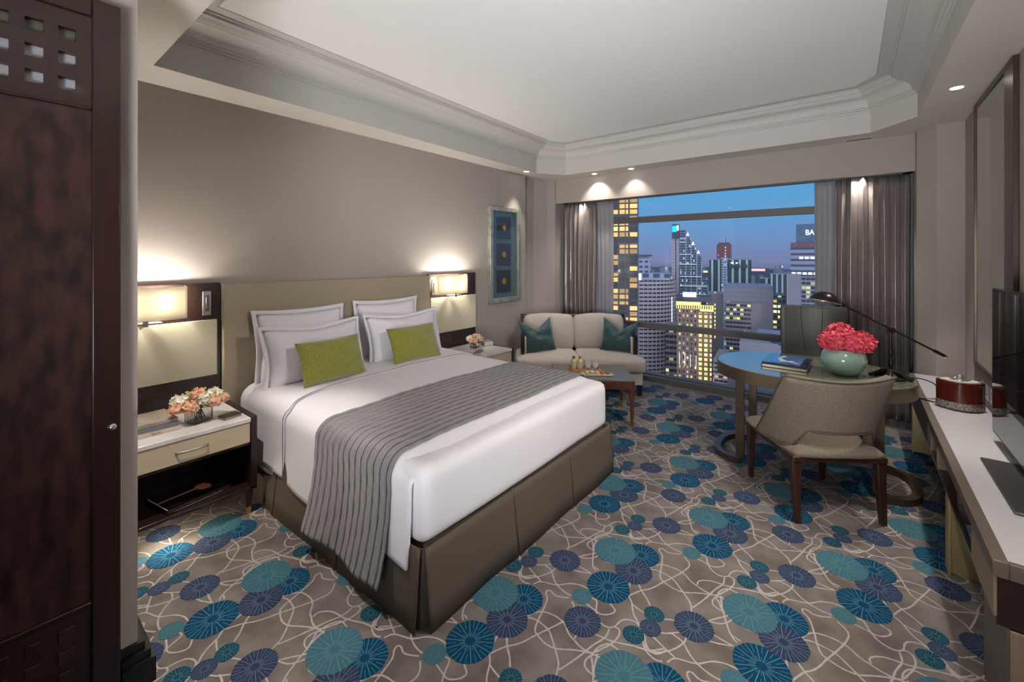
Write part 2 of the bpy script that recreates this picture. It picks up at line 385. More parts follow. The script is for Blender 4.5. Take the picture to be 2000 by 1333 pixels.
CARPET_LINES = [
    [(0.099,0.007),(0.114,0.04),(0.132,0.075),(0.156,0.105),(0.174,0.138),(0.195,0.193),(0.22,0.251),(0.247,0.32),(0.261,0.381),(0.249,0.414),(0.22,0.439)],
    [(0.099,0.007),(0.126,-0.02),(0.157,-0.073),(0.192,-0.106),(0.23,-0.14),(0.253,-0.178),(0.269,-0.218)],
    [(0.128,-0.025),(0.164,-0.036),(0.2,-0.042)],
    [(0.091,0.129),(0.129,0.081),(0.169,0.048),(0.199,0.015)],
    [(0.065,0.112),(0.072,0.086),(0.08,0.056)],
    [(0.108,0.241),(0.123,0.278),(0.15,0.309),(0.192,0.321),(0.229,0.322),(0.264,0.31),(0.298,0.283),(0.331,0.271),(0.363,0.261),(0.392,0.259),(0.42,0.263),(0.446,0.267),(0.462,0.256)],
    [(0.109,0.238),(0.142,0.252),(0.178,0.253),(0.222,0.245),(0.257,0.219),(0.287,0.192),(0.316,0.166),(0.34,0.138),(0.355,0.098)],
    [(0.201,0.45),(0.171,0.431),(0.14,0.42),(0.112,0.43),(0.097,0.423),(0.102,0.403),(0.126,0.377),(0.148,0.307),(0.161,0.251),(0.178,0.209),(0.203,0.195),(0.237,0.185),(0.264,0.184),(0.295,0.192),(0.337,0.221),(0.372,0.243),(0.418,0.269),(0.443,0.317),(0.459,0.355),(0.466,0.401),(0.456,0.432),(0.434,0.434),(0.417,0.417),(0.389,0.413),(0.354,0.43),(0.329,0.469),(0.307,0.513),(0.275,0.51)],
    [(0.352,0.124),(0.37,0.175),(0.389,0.239),(0.403,0.299),(0.425,0.362),(0.421,0.411)],
    [(0.33,0.278),(0.327,0.302),(0.342,0.325),(0.371,0.345),(0.406,0.354),(0.442,0.36),(0.487,0.377),(0.53,0.397),(0.585,0.416),(0.608,0.434),(0.634,0.463)],
    [(0.42,0.277),(0.426,0.307),(0.443,0.338),(0.461,0.346),(0.493,0.343),(0.513,0.341)],
    [(0.434,0.434),(0.442,0.48),(0.462,0.504),(0.494,0.513),(0.521,0.499),(0.547,0.459),(0.564,0.428),(0.578,0.411),(0.602,0.399),(0.628,0.395),(0.649,0.405)],
    [(0.564,0.425),(0.592,0.415),(0.618,0.421),(0.634,0.441),(0.642,0.462)],
    [(0.425,0.267),(0.412,0.229),(0.419,0.201),(0.441,0.189),(0.468,0.188),(0.488,0.191),(0.483,0.172),(0.454,0.133),(0.429,0.095),(0.45,0.1),(0.473,0.112),(0.493,0.137),(0.508,0.173)],
    [(0.436,0.276),(0.451,0.22),(0.471,0.172),(0.492,0.127),(0.511,0.09),(0.53,0.066),(0.547,0.055)],
    [(0.423,0.248),(0.44,0.225),(0.459,0.194)],
    [(0.526,0.164),(0.552,0.151),(0.58,0.151),(0.602,0.163)],
    [(0.274,-0.017),(0.293,-0.005),(0.313,0.005)],
    [(0.278,-0.099),(0.31,-0.08),(0.35,-0.039)],
    [(-0.33,-0.07),(-0.276,-0.079),(-0.232,-0.12),(-0.194,-0.145),(-0.147,-0.158),(-0.11,-0.158)],
    [(0.376,-0.049),(0.377,-0.078),(0.361,-0.123),(0.338,-0.162),(0.305,-0.194),(0.277,-0.201),(0.255,-0.182)],
    [(-0.391,-0.127),(-0.318,-0.156),(-0.272,-0.172)],
    [(-0.29,-0.211),(-0.27,-0.174),(-0.199,-0.145),(-0.156,-0.099),(-0.111,-0.075),(-0.066,-0.07)],
    [(0.279,0.468),(0.315,0.462),(0.357,0.457),(0.39,0.484),(0.398,0.515),(0.364,0.536)],
    [(0.455,0.034),(0.499,0.03),(0.537,0.028)],
    [(0.447,-0.011),(0.488,0.002),(0.537,0.028)],
    [(0.527,0.078),(0.556,0.071)],
]
DISCS = [  # dx, dy, radius, material slot, height
    (0.0, 0.0, 0.100, 2, .0016), (-0.085, 0.255, 0.107, 3, .0024), (0.04, 0.31, 0.090, 2, .0014), (0.053, 0.175, 0.090, 4, .0018),
    (0.385, 0.025, 0.079, 4, .0016), (0.23, -0.02, 0.043, 5, .0016), (0.243, -0.10, 0.044, 4, .0018), (0.20, -0.175, 0.044, 5, .0016),
    (-0.07, -0.13, 0.046, 3, .0016)]
fl = MB()
fl.add([(W-0.2,-2.2,0),(E+0.2,-2.2,0),(E+0.2,5.5,0),(W-0.2,5.5,0)], [(0,1,2,3)], 0)
disc_faces = []
def strip(pts, w):
    pts = catmull([(p[0], p[1], 0) for p in pts], 4)
    if any(p.y > 5.33 or p.y < -0.9 for p in pts) or all(p.x < W-0.1 or p.x > E+0.1 for p in pts): return
    vs = []; fs = []
    for i, p in enumerate(pts):
        a = pts[max(i-1,0)]; b = pts[min(i+1,len(pts)-1)]; t = (b-a); t.normalize()
        nrm = Vector((-t.y, t.x, 0)); ww = w*(0.8+0.35*abs(math.sin(i*2.1+p.x*30)))
        for sgn in (-1, 1):
            q = p + nrm*ww*sgn; vs.append((min(max(q.x, W-.15), E+.15), q.y, 0.0009 + 0.0000004*(len(fl.v) % 500)))
    for i in range(len(pts)-1): fs.append((2*i, 2*i+1, 2*i+3, 2*i+2))
    fl.add(vs, fs, 1)
for j in range(-4, 7):
    for i in range(-9, 8):
        ox = CARPET_ORIGIN[0] + i*0.642 + j*0.312; oy = CARPET_ORIGIN[1] + j*0.6235
        if ox < W-0.8 or ox > E+0.8: continue
        for ln in CARPET_LINES: strip([(ox+x, oy+y) for x, y in ln], 0.0034)
        ds = list(DISCS)
        if j % 2 == 0: ds.append((0.0, -0.25, 0.079, 4, .0020))
        for dx, dy, r, mi, h in ds:
            cx, cy = ox+dx, oy+dy
            if cy > 5.24 or cy < -0.9 or cx < W-0.1 or cx > E+0.1: continue
            n = 40
            vs = [(cx+r*(1+0.012*math.sin(9*a)+0.012*math.sin(14*a+cx))*math.cos(a), cy+r*(1+0.012*math.sin(9*a))*math.sin(a), h) for a in [2*PI*k/n for k in range(n)]]
            b0 = fl.add(vs, [tuple(range(n))], mi); disc_faces.append((len(fl.f)-1, cx, cy, r))
floor = fl.build('floor', [cp, cl, dm_navy, dm_teal, dm_purp, dm_small], solid=-1)
ul = floor.data.uv_layers.new(name='disc')
for fi, cx, cy, r in disc_faces:
    p = floor.data.polygons[fi]
    for li in p.loop_indices:
        v = floor.data.vertices[floor.data.loops[li].vertex_index].co
        ul.data[li].uv = (0.5+(v.x-cx)/(2*r), 0.5+(v.y-cy)/(2*r))
struct(floor, 'grey beige carpet figured with blue and teal discs and looping cream lines')

# ------------------------------------------------------------------ room shell
ZS = 2.68; ZC = 3.04
def wall(name, polys, m=None):
    b = MB()
    for p in polys: b.add(p, [tuple(range(len(p)))])
    return struct(b.build(name, m or M['wall']))
def vwall(x0,y0,x1,y1,z0,z1): return [(x0,y0,z0),(x1,y1,z0),(x1,y1,z1),(x0,y0,z1)]
w = MB(); w.box(W-0.15, W, 0.38, 4.64, 0, ZS+0.02)
struct(w.build('wall_left', M['wall']), 'taupe painted bedhead wall')
wp = [(W-.15,4.64),(W,4.64),(-3.56,4.70),(-3.555,4.93),(-3.44,5.11),(-3.37,5.20),(-3.37,5.60),(W-.15,5.60)]
struct(MB().prism(wp, 0, ZS+0.02).build('wall_corner_left', M['wall']))
struct(MB().box(-3.70, -2.09, 0.23, 0.38, 0, ZS+0.02).box(-2.24, -2.09, -2.1, 0.23, 0, ZS+0.02).build('wall_near', M['wall']), 'pale taupe end of the partition wall beside the wardrobe')
struct(MB().prism([(0.41,5.60),(0.41,5.10),(0.52,4.97),(E+.15,4.97),(E+.15,5.60)], 0, ZS+0.02).build('wall_corner_right', M['wall']))
struct(MB().box(E, E+0.15, -2.1, 4.97, 0, ZS+0.02).build('wall_right', M['wall']))
struct(MB().box(-2.24, E+.15, -2.25, -2.1, 0, ZS+0.02).build('wall_back', M['wall']))
# bulkhead over the window
struct(MB().box(-3.37, 0.41, 5.22, 5.26, 2.35, ZS+.01).box(-3.37, 0.41, 5.26, 5.60, 2.40, ZS+.01).build('wall_window_bulkhead', M['wall']), 'boxed pelmet above the window')
struct(MB().box(-3.37, 0.41, 5.36, 5.60, -0.3, 0.065).build('trim_window_sill', M['frame']), 'low grey kerb under the window')
# soffit ring with the tray opening
P = [(-3.14,.64),(-3.255,4.58),(-3.03,4.94),(0.10,4.94),(0.375,4.60),(0.42,.64)]
O = [(W-.1,.64),(W-.1,4.58),(-3.03,5.5),(0.10,5.5),(E+.1,4.60),(E+.1,.64)]
b = MB()
for i in range(5):
    b.add([(*P[i],ZS),(*P[i+1],ZS),(*O[i+1],ZS),(*O[i],ZS)], [(0,1,2,3)])
b.add([(W-.1,4.58,ZS),(W-.1,5.5,ZS),(-3.03,5.5,ZS)], [(0,1,2)]); b.add([(E+.1,4.6,ZS),(E+.1,5.5,ZS),(.10,5.5,ZS)], [(0,1,2)])
b.add([(W-.1,-2.2,ZS),(E+.1,-2.2,ZS),(E+.1,.64,ZS),(W-.1,.64,ZS)], [(0,1,2,3)])
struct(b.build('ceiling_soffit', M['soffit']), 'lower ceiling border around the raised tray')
def inset(poly, d):
    n = len(poly); out = []
    c = Vector((sum(p[0] for p in poly)/n, sum(p[1] for p in poly)/n))
    for i in range(n):
        p = Vector(poly[i]); a = (p-Vector(poly[i-1])).normalized(); e = (Vector(poly[(i+1) % n])-p).normalized()
        na = Vector((-a.y,a.x)); ne = Vector((-e.y,e.x))
        if na.dot(c-p) < 0: na = -na
        if ne.dot(c-p) < 0: ne = -ne
        bis = (na+ne).normalized(); out.append(tuple(p + bis*d/max(bis.dot(na), .3)))
    return out
prof = [(0,ZS),(0,2.865),(0.008,2.868),(0.008,2.882),(0.022,2.886),(0.022,2.898),(0.034,2.902)]
for k in range(9):
    t = k/8; prof.append((0.036+0.075*(1-math.cos(t*PI/2)), 2.905+0.070*math.sin(t*PI/2)))
for k in range(7):
    t = k/6; prof.append((0.112+0.045*t, 2.978+0.030*(1-math.cos(t*PI))/2))
prof += [(0.160,3.010),(0.160,3.028),(0.172,3.030),(0.172,ZC),(0.245,ZC),(0.245,ZC+0.006),(0.252,ZC+0.006),(0.252,ZC+0.002)]
rings = [[(*p, z) for p in inset(P, d)] for d, z in prof]
b = MB(); n = 6
for r in rings: b.v += r
for i in range(len(rings)-1):
    for k in range(n):
        k2 = (k+1) % n; b.f.append((i*n+k, i*n+k2, (i+1)*n+k2, (i+1)*n+k)); b.mi.append(0)
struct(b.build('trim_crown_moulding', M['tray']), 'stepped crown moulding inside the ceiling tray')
b = MB(); b.add([(*p, ZC+0.002) for p in inset(P, 0.25)], [tuple(range(6))])
struct(b.build('ceiling', M['ceil']), 'raised smooth white ceiling panel')
# black skirting
bb = MB()
for off, z0, z1 in ((0.045,0,0.09),(0.032,0.09,0.12),(0.018,0.12,0.15)):
    bb.box(-2.09, -2.09+off, 0.33, 0.38+off, z0, z1); bb.box(-2.9, -2.09, 0.38, 0.38+off, z0, z1)
struct(bb.build('baseboard_near', M['skirting']), 'black moulded skirting at the partition corner')
struct(MB().box(W, W+0.015, 3.66, 4.64, 0, 0.10).build('baseboard_left', M['wall']))
# ------------------------------------------------------------------ window
wt = struct(MB().box(-3.37, 0.41, 5.42, 5.50, 2.035, 2.11).box(-3.37, 0.41, 5.42, 5.50, 0.665, 0.735).box(-3.37,0.41,5.43,5.50,0.05,0.085).box(-3.37,0.41,5.43,5.50,2.36,2.40).box(-3.37,-3.30,5.43,5.50,0.06,2.4).box(.34,.41,5.43,5.50,0.06,2.4).build('window_1', M['frame']), 'wide aluminium window with two horizontal transoms')
for z0, z1 in ((0.075,0.68),(0.72,2.05),(2.10,2.37)):
    MB().box(-3.33,0.37,5.462,5.466,z0,z1).build('pane', M['pane'], wt)

# ------------------------------------------------------------------ downlights
def downlight(x, y, watts, label, z=ZS, spot=70, blend=0.6, r=0.032, tx=0, ty=0, colour=(1,0.92,0.83)):
    t = thing('downlight', label, 'ceiling light', (x,y,z), 0, 'recessed ceiling downlights')
    MB().lathe([(r,-0.001),(r+0.010,-0.003),(r+0.012,-0.001),(r+0.012,0.0)], n=24, close=False).build('trim_ring', M['white'], t, smooth=True)
    MB().lathe([(0.0001,-0.0012),(r,-0.0012)], n=24, close=False).build('lens', M['downlight'], t)
    l = bpy.data.lights.new('downlight_beam', 'SPOT'); l.energy = watts; l.spot_size = math.radians(spot); l.spot_blend = blend
    l.shadow_soft_size = 0.02; l.color = colour
    o = bpy.data.objects.new('downlight_beam', l); COL.objects.link(o); o.parent = t; o.location = (0,0,-0.012)
    o.rotation_euler = Vector((tx,ty,-1)).to_track_quat('-Z','Y').to_euler()
    return t
downlight(-3.30, 4.42, 30, 'small round downlight in the soffit above the framed picture', spot=55, tx=-0.05, ty=-0.06)
downlight(-2.69, 5.10, 22, 'small downlight in the soffit above the left curtain, brightest of them', spot=100, ty=0.12)
downlight(-2.18, 5.09, 13, 'small downlight in the soffit, second from the left along the window', spot=95, ty=0.12)
downlight(0.51, 3.98, 105, 'round downlight in the right soffit beside the tall mirror', spot=66, tx=-0.03)
downlight(-2.98, 5.278, 26, 'tiny spotlight under the pelmet at the top of the left curtain', z=2.40, spot=75, blend=.9, r=0.012, ty=0.07)
# unseen downlights added for bed and carpet, besides the spot over the right curtain
downlight(0.50, 2.45, 130, 'added unseen downlight over the television end of the counter, turned towards the bed', spot=90, tx=-1.15, ty=-0.05)  # added out of view to brighten the bed
downlight(0.46, 1.95, 70, 'added unseen downlight over the near end of the right wall', spot=78, tx=-.30, ty=.22)  # added out of view to brighten the carpet before the counter
downlight(0.03, 5.278, 30, 'tiny spotlight under the pelmet at the top of the right curtain', z=2.40, spot=75, blend=.9, r=0.012, ty=0.07)
downlight(-0.10, 0.42, 80, 'added unseen downlight in the hall soffit, turned to the carpet by the counter', spot=62, blend=.9, tx=.20, ty=.62)  # put in out of view to light the right-hand carpet
downlight(-2.20, 0.44, 120, 'added unseen downlight above the left nightstand', spot=52, tx=-0.09, ty=0.14)  # put in where it stays hidden, to brighten the carpet below
vt = thing('air_vent', 'small dark vent slot in the soffit by the right curtain', 'vent', (0.02,5.13,ZS))
MB().box(-.10,.10,-.02,.02,-.004,0).build('frame', M['soffit'], vt); 
for k in range(3): MB().box(-.09,.09,-.014+k*.011,-.008+k*.011,-.0055,-.004).build('slat', M['blackmat'], vt)
# ------------------------------------------------------------------ curtains
def curtain(name, label, x0, x1, y, z0, z1, folds, amp, mt, group=None, seed=0, pleat=True, thick=0.004, cat='curtain'):
    rnd = random.Random(seed); ph = [rnd.uniform(-0.5,0.5) for _ in range(40)]
    b = MB()
    def fn(u, v):
        z = z0+(z1-z0)*v; t = u*folds; k = int(min(t, folds-1e-6)); 
        a = 2*PI*t + ph[k % 40]*math.sin(PI*(t-k))**2*1.6
        pinch = 1-0.55*max(0,(v-0.90)/0.10)
        am = amp*(0.72+0.4*abs(ph[(k+7) % 40]))*pinch
        yy = y + am*math.sin(a) + 0.012*math.sin(5*u+3*v) + 0.006*math.sin(9*v+20*u)*(1-v)
        xx = x0+(x1-x0)*u + 0.25*am*math.sin(2*a+0.6) + 0.010*math.sin(2.6*v+8*u+seed)*(1-v)
        return (xx, yy, z)
    b.grid(fn, folds*16, 26)
    return one(name, b, mt, label, cat, group, smooth=True, solid=thick)
g = 'window curtains'
curtain('curtain', 'silvery brown silk curtain drawn to the left side of the window behind the loveseat', -3.30, -2.80, 5.345, 0.07, 2.345, 7, 0.046, M['curtain'], g, 3)
curtain('curtain', 'silvery brown silk curtain drawn to the right side of the window beside the desk', -0.165, 0.385, 5.345, 0.07, 2.345, 7, 0.046, M['curtain'], g, 8)
g = 'sheer curtains'
curtain('sheer_curtain', 'grey sheer curtain beside the left silk curtain and the dark lit tower', -2.84, -2.57, 5.405, 0.07, 2.345, 4, 0.012, M['sheer'], g, 5)
curtain('sheer_curtain', 'grey sheer curtain beside the right silk curtain, left of its folds', -0.335, -0.13, 5.405, 0.07, 2.345, 4, 0.012, M['sheer'], g, 6)

# ------------------------------------------------------------------ wardrobe door on the near left
wd = thing('wardrobe', 'dark mahogany wardrobe door with square glass lights and a small chrome knob', 'wardrobe', (-2.09, 0, 0))
XF = 0.045
MB().box(0.002,XF,.252,.326,0.0,2.47).box(0.002,XF,-.36,-.29,0.0,2.47).box(0.002,XF,-.29,.252,2.405,2.47).box(0.002,XF,-.29,.252,0.0,0.06).build('frame', M['doorwood'], wd, bevel=0.004)
MB().box(0.006,XF-.012,-.29,.252,0.395,2.085).build('veneer_panel', M['burl'], wd)
g_ = MB()
cols = [0.193-0.0735*k for k in range(7)]; rows = [2.160,2.243,2.326]; hs = 0.0205
# pierced top panel: bars around the openings
ys = [-.29]; 
for c in sorted(cols): ys += [c-hs, c+hs]
ys.append(.252)
zs = [2.092]; 
for r in rows: zs += [r-hs, r+hs]
zs.append(2.405)
for i in range(len(ys)-1):
    for j in range(len(zs)-1):
        if i % 2 == 1 and j % 2 == 1: continue
        g_.box(0.010, XF-.008, ys[i], ys[i+1], zs[j], zs[j+1])
g_.build('pierced_panel', M['doorwood'], wd)
for ci, c in enumerate(cols):
    for ri, r in enumerate(rows):
        MB().box(0.011,0.016,c-hs-.004,c+hs+.004,r-hs-.004,r+hs+.004).build('glass_light', M['opal_reflection'] if ri == 2 else M['opal'], wd)
MB().box(0.008,XF-.004,-.29,.252,2.085,2.095).build('moulding', M['doorwood'], wd, bevel=0.003)
MB().box(0.008,XF-.002,-.29,.252,0.385,0.398).build('moulding', M['doorwood'], wd, bevel=0.003)
lp = MB().box(0.008,XF-.014,-.29,.252,0.06,0.386)
for c in cols:
    for k in range(4):
        z = 0.32-0.072*k
        lp.box(XF-.014, XF-.010, c-hs, c+hs, z-hs, z+hs)
lp.build('relief_panel', M['doorwood'], wd, bevel=0.002)
MB().lathe([(0.004,0),(0.004,0.014),(0.011,0.018),(0.013,0.026),(0.009,0.033),(0.0001,0.036)], n=20, mx=Matrix.Translation((XF,0.299,0.99)) @ Matrix.Rotation(PI/2,4,'Y')).build('knob', M['chrome'], wd, smooth=True)

# ------------------------------------------------------------------ headboard and side panels
hb = thing('headboard', 'wide cream leather headboard behind the white pillows', 'headboard', (W+.002, 2.0, 0))
MB().box(0.004,.062,-.925,.925,.25,1.392).build('padding', M['headboard'], hb, bevel=0.008, seg=3)
MB().box(0,.004,-.925,.925,.25,1.385).build('backing', M['headboard'], hb)
def side_panel(y0, y1, near, label):
    t = thing('bedside_wall_panel', label, 'wall panel', (W+.002, (y0+y1)/2, 0), 0, 'bedside wall panels')
    c = (y0+y1)/2; h = (y1-y0)/2
    MB().box(0.001,.028,-h,h,.60,1.405).build('wood_backing', M['darkwood'], t, bevel=0.002)
    a, e = (-h+.004, h-.022) if near else (-h+.022, h-.004)
    MB().box(.028,.040,a,e,.775,1.155).build('leather_panel', M['cream'], t, bevel=0.004)
    sy = h-.105 if near else -h+.045
    s = MB().box(.028,.034,sy,sy+.05,1.185,1.350).build('light_switch', M['steel'], t, bevel=0.003)
    MB().box(.034,.036,sy+.013,sy+.037,1.215,1.320).build('surround', M['blackmat'], s)
    MB().box(.036,.041,sy+.017,sy+.033,1.222,1.315).build('rocker', M['chrome'], s, bevel=0.003)
    so = -h+.06 if near else -h+.12
    q = MB().box(.028,.033,so,so+.20,.665,.745).build('socket_plate', M['bronzedark'], t, bevel=0.003)
    for k in range(2):
        hole = MB()
        for dy, dz in ((-.013,0),(.013,0),(0,.016)): hole.box(.033,.0342,so+.045+k*.105+dy-.004,so+.045+k*.105+dy+.004,.700+dz-.003,.700+dz+.003)
        hole.build('socket_holes', M['steel'] if near else M['black'], q)
    return t
side_panel(.385, 1.068, True, 'dark wood panel with cream leather inset behind the left nightstand')
side_panel(2.932, 3.635, False, 'dark wood panel with cream leather inset behind the right nightstand')

# ------------------------------------------------------------------ sconces
def sconce(y, label):
    t = thing('wall_sconce', label, 'wall lamp', (W+.03, y, 1.19), 0, 'bedside wall sconces')
    R_ = 0.62; hw = 0.215
    a0 = math.asin(hw/R_)
    def f(u, v):
        a = -a0+2*a0*u
        return (0.125-R_*(1-math.cos(a)), R_*math.sin(a), 0.0+0.205*v)
    b = MB(); b.grid(f, 28, 4)
    # short returns towards the wall
    xe = 0.125-R_*(1-math.cos(a0))
    b.grid(lambda u, v: (xe-(xe-.030)*u, -hw, .205*v), 4, 4); b.grid(lambda u, v: (xe-(xe-.030)*u, hw, .205*v), 4, 4)
    b.build('lamp_shade', M['shade'], t, smooth=True, solid=0.004, auto=40)
    MB().box(.055,.120,-.085,.085,-.022,-.008).box(.006,.062,-.02,.02,-.02,-.008).build('bracket', M['steel'], t, bevel=0.003)
    MB().box(.112,.128,-.012,.014,-.030,.006).build('clip', M['chrome'], t, bevel=0.002)
    for s_ in (-.09, .09):
        MB().ball((.062, s_, .085), .018, .018, .030).build('bulb', M['bulb'], t, smooth=True)
        l = bpy.data.lights.new('sconce_glow', 'POINT'); l.energy = 13; l.color = (1, .95, .84); l.shadow_soft_size = 0.022
        o = bpy.data.objects.new('sconce_glow', l); COL.objects.link(o); o.parent = t; o.location = (.062, s_, .135)
    return t
M['bulb'] = mat('bulb_glass', (1,1,1), 0.4, emit=(1,.86,.62), es=20)
sconce(.640, 'glowing cream wall sconce above the left nightstand, half hidden by the partition')
sconce(3.20, 'glowing cream wall sconce above the right nightstand beside the framed picture')

# ------------------------------------------------------------------ nightstands
def nightstand(y0, y1, label):
    t = thing('nightstand', label, 'nightstand', (W+.04, (y0+y1)/2, 0), 0, 'nightstands either side of the bed')
    h = (y1-y0)/2; D = .555
    c = MB()
    c.box(0,.02,-h,h,.17,.575); c.box(0,D,-h,-h+.02,.17,.575); c.box(0,D,h-.035,h,.165,.605); c.box(0,D,-h,h,.16,.18); c.box(0,D-.02,-h+.02,h-.035,.43,.445)
    c.box(-.0,.02,-h,h,.575,.612)
    c.build('cabinet', M['darkwood'], t, bevel=0.003)
    MB().box(.02,D+.005,-h,h-.036,.575,.602).build('marble_top', M['marble'], t, bevel=0.004)
    dr = MB().box(D-.02,D,-h+.004,h-.040,.452,.571).build('drawer', M['drawer'], t, bevel=0.003)
    MB().tube([(D-.002,-.075,.515),(D+.016,-.068,.515),(D+.020,-.03,.516),(D+.020,.03,.516),(D+.016,.068,.515),(D-.002,.075,.515)], .0045, mi=0).build('handle', M['steel'], dr, smooth=True)
    for x in (.04, D-.045):
        for y in (-h+.03, h-.035):
            lg = MB().frustum(x,y,.045,.165,.014,.014,.022,.022).build('leg', M['darkwood'], t)
            MB().frustum(x,y,0.002,.045,.011,.011,.0142,.0142).build('tip', M['brass'], lg)
    return t
nightstand(.425, 1.090, 'dark wood nightstand with white marble top left of the bed, books on its shelf')
nightstand(2.975, 3.640, 'dark wood nightstand with white marble top between the bed and the loveseat')

nl = thing('night_light', 'small night light fixed under the left nightstand, shining on the carpet', 'light', (-3.02, .66, .158))
MB().lathe([(.0001,-.012),(.022,-.012),(.026,-.004),(.026,0),(.0001,0)], n=20).build('housing', M['steel'], nl, smooth=True, auto=40)
MB().lathe([(.0001,-.0135),(.017,-.0135),(.017,-.0122)], n=20).build('lens', M['downlight'], nl)
l = bpy.data.lights.new('night_light_glow', 'POINT'); l.energy = 2.2; l.color = (1,.86,.66); l.shadow_soft_size = .012
o = bpy.data.objects.new('night_light_glow', l); COL.objects.link(o); o.parent = nl; o.location = (.10,0,-.045)
# ------------------------------------------------------------------ flowers
def rand_dir(r, up=-0.2):
    while True:
        v = Vector((r.uniform(-1,1), r.uniform(-1,1), r.uniform(-1,1)))
        if 0.1 < v.length < 1 and v.z/v.length > up: return v.normalized()
def petal_head(c, rad, npet, size, seed, squash=1.0):
    rnd = random.Random(seed); b = MB(); c = Vector(c)
    b.ball(c, rad*.80, rad*.80, rad*.80*squash, n=12, m=8)
    for k in range(npet):
        d = rand_dir(rnd, -0.75); d2 = Vector((d.x, d.y, d.z*squash))
        t1 = d.cross(Vector((rnd.uniform(-1,1),rnd.uniform(-1,1),rnd.uniform(-1,1)))).normalized(); t2 = d.cross(t1)
        p = c + d2*rad*rnd.uniform(.80,.98); s_ = size*rnd.uniform(.7,1.2)
        nn = (d + t1*rnd.uniform(-.7,.7)).normalized(); u1 = nn.cross(t2).normalized(); u2 = nn.cross(u1)
        v = [p - u1*s_*.5 - nn*s_*.2, p + u2*s_*.5 + nn*s_*.12, p + u1*s_*.6 + nn*s_*.42, p - u2*s_*.5 + nn*s_*.12, p + u1*.0]
        b.add(v, [(0,1,4),(1,2,4),(2,3,4),(3,0,4)])
    return b
def mixed_bouquet(x, y, z, s, label, group, seed, glow=0):
    t = thing('flower_arrangement', label, 'flowers', (x,y,z), 0, group)
    v = MB(); hw = .052*s; H = .075*s
    v.lathe([(.0001,.0),(hw*.95,.0),(hw*1.05,.004),(hw*1.05,H),(hw*.98,H),(hw*.95,.012),(.0001,.010)], n=4, mx=Matrix.Rotation(PI/4+.25,4,'Z') @ Matrix.Diagonal((1.25,1.25,1,1)))
    v.build('glass_vase', M['glass'], t, bevel=.004)
    st = MB(); rnd = random.Random(seed)
    for k in range(9):
        a = rnd.uniform(0,2*PI); r = hw*rnd.uniform(.2,.6)
        st.tube([(r*math.cos(a), r*math.sin(a), .014), (r*.6*math.cos(a+1), r*.6*math.sin(a+1), H), (r*1.6*math.cos(a+1), r*1.6*math.sin(a+1), H+.03*s)], .0028, n=6)
    st.build('stems', M['leaf'], t, smooth=True)
    lf = MB()
    for k in range(16):
        a = 2*PI*k/16; r = .075*s
        c = Vector((r*math.cos(a)*rnd.uniform(.7,1.1), r*math.sin(a)*rnd.uniform(.7,1.1), H+.01*s+rnd.uniform(0,.03)))
        lf.add([c, c+Vector((.015*s*math.cos(a+1),.015*s*math.sin(a+1),.01)), c+Vector((.04*s*math.cos(a),.04*s*math.sin(a),.012)), c+Vector((.015*s*math.cos(a-1),.015*s*math.sin(a-1),.01))], [(0,1,2,3)])
    lf.build('leaves', M['leaf'], t)
    for k, (dx, dy, dz, r, m_) in enumerate([(-.02,-.085,.055,.045,'petalw'),(.055,-.05,.030,.040,'petalp'),(.045,.060,.035,.044,'petalp'),(-.01,.075,.060,.046,'petalw'),(.01,-.01,.085,.036,'petalp'),(-.07,.0,.050,.045,'petalw'),(.065,.01,.062,.030,'petalw'),(.02,.112,.035,.030,'petalp'),(0.03,-.115,.03,.03,'petalp')]):
        petal_head((dx*s,dy*s,H+dz*s), r*s, 110, .020*s, seed*10+k, .85).build('flower', M[m_], t)
    for k in range(10):
        d = rand_dir(rnd, .1); MB().ball((d.x*.09*s, d.y*.10*s, H+.045*s+d.z*.065*s), .008*s, n=8, m=6).build('bud', M['lime'], t, smooth=True)
    return t
mixed_bouquet(-3.06, .835, .602, 1.04, 'peach and white flowers in a square glass vase on the left nightstand', 'bedside bouquets', 4)
mixed_bouquet(-3.235, 3.395, .602, .78, 'peach and white flowers in a small glass vase on the right nightstand', 'bedside bouquets', 9)

# things on the left nightstand
def book(name, label, x, y, z, lx, ly, h, rz, cover, group=None, pages=True):
    t = thing(name, label, 'book', (x,y,z), rz, group)
    MB().box(-lx/2,lx/2,-ly/2,ly/2,0,.003).box(-lx/2,lx/2,-ly/2,ly/2,h-.003,h).box(lx/2-.004,lx/2,-ly/2,ly/2,0,h).build('cover', cover, t, bevel=.001)
    MB().box(-lx/2+.004,lx/2-.004,-ly/2+.004,ly/2-.004,.003,h-.003).build('pages', M['paper'], t)
    return t
def text_obj(name, body, size, mt, parent, loc, rot, ext=0.0003):
    c = bpy.data.curves.new(name, 'FONT'); c.body = body; c.size = size; c.extrude = ext; c.align_x = 'CENTER'; c.align_y = 'CENTER'
    tmp = bpy.data.objects.new(name+'_curve', c); me = bpy.data.meshes.new_from_object(tmp); bpy.data.objects.remove(tmp)
    me.materials.clear(); me.materials.append(mt)
    o = bpy.data.objects.new(name, me); COL.objects.link(o)
    o.parent = parent; o.location = loc; o.rotation_euler = rot
    return o
bk = book('book', 'cream book with black spine lettering, bottom of the stack on the left nightstand', -3.12, .59, .603, .24, .29, .020, .03, M['bookcream'], 'books stacked on the left nightstand')
text_obj('spine_lettering', 'Berlin', .018, M['ink'], bk, (.1202, .03, .010), (PI/2, 0, PI/2))
book('book', 'grey blue book in the middle of the stack on the left nightstand', -3.13, .59, .624, .23, .28, .022, -.02, M['bookgrey'], 'books stacked on the left nightstand')
book('book', 'pale pink magazine with a printed cover on top of the nightstand stack', -3.15, .58, .647, .24, .29, .016, .04, M['bookpink'], 'books stacked on the left nightstand')
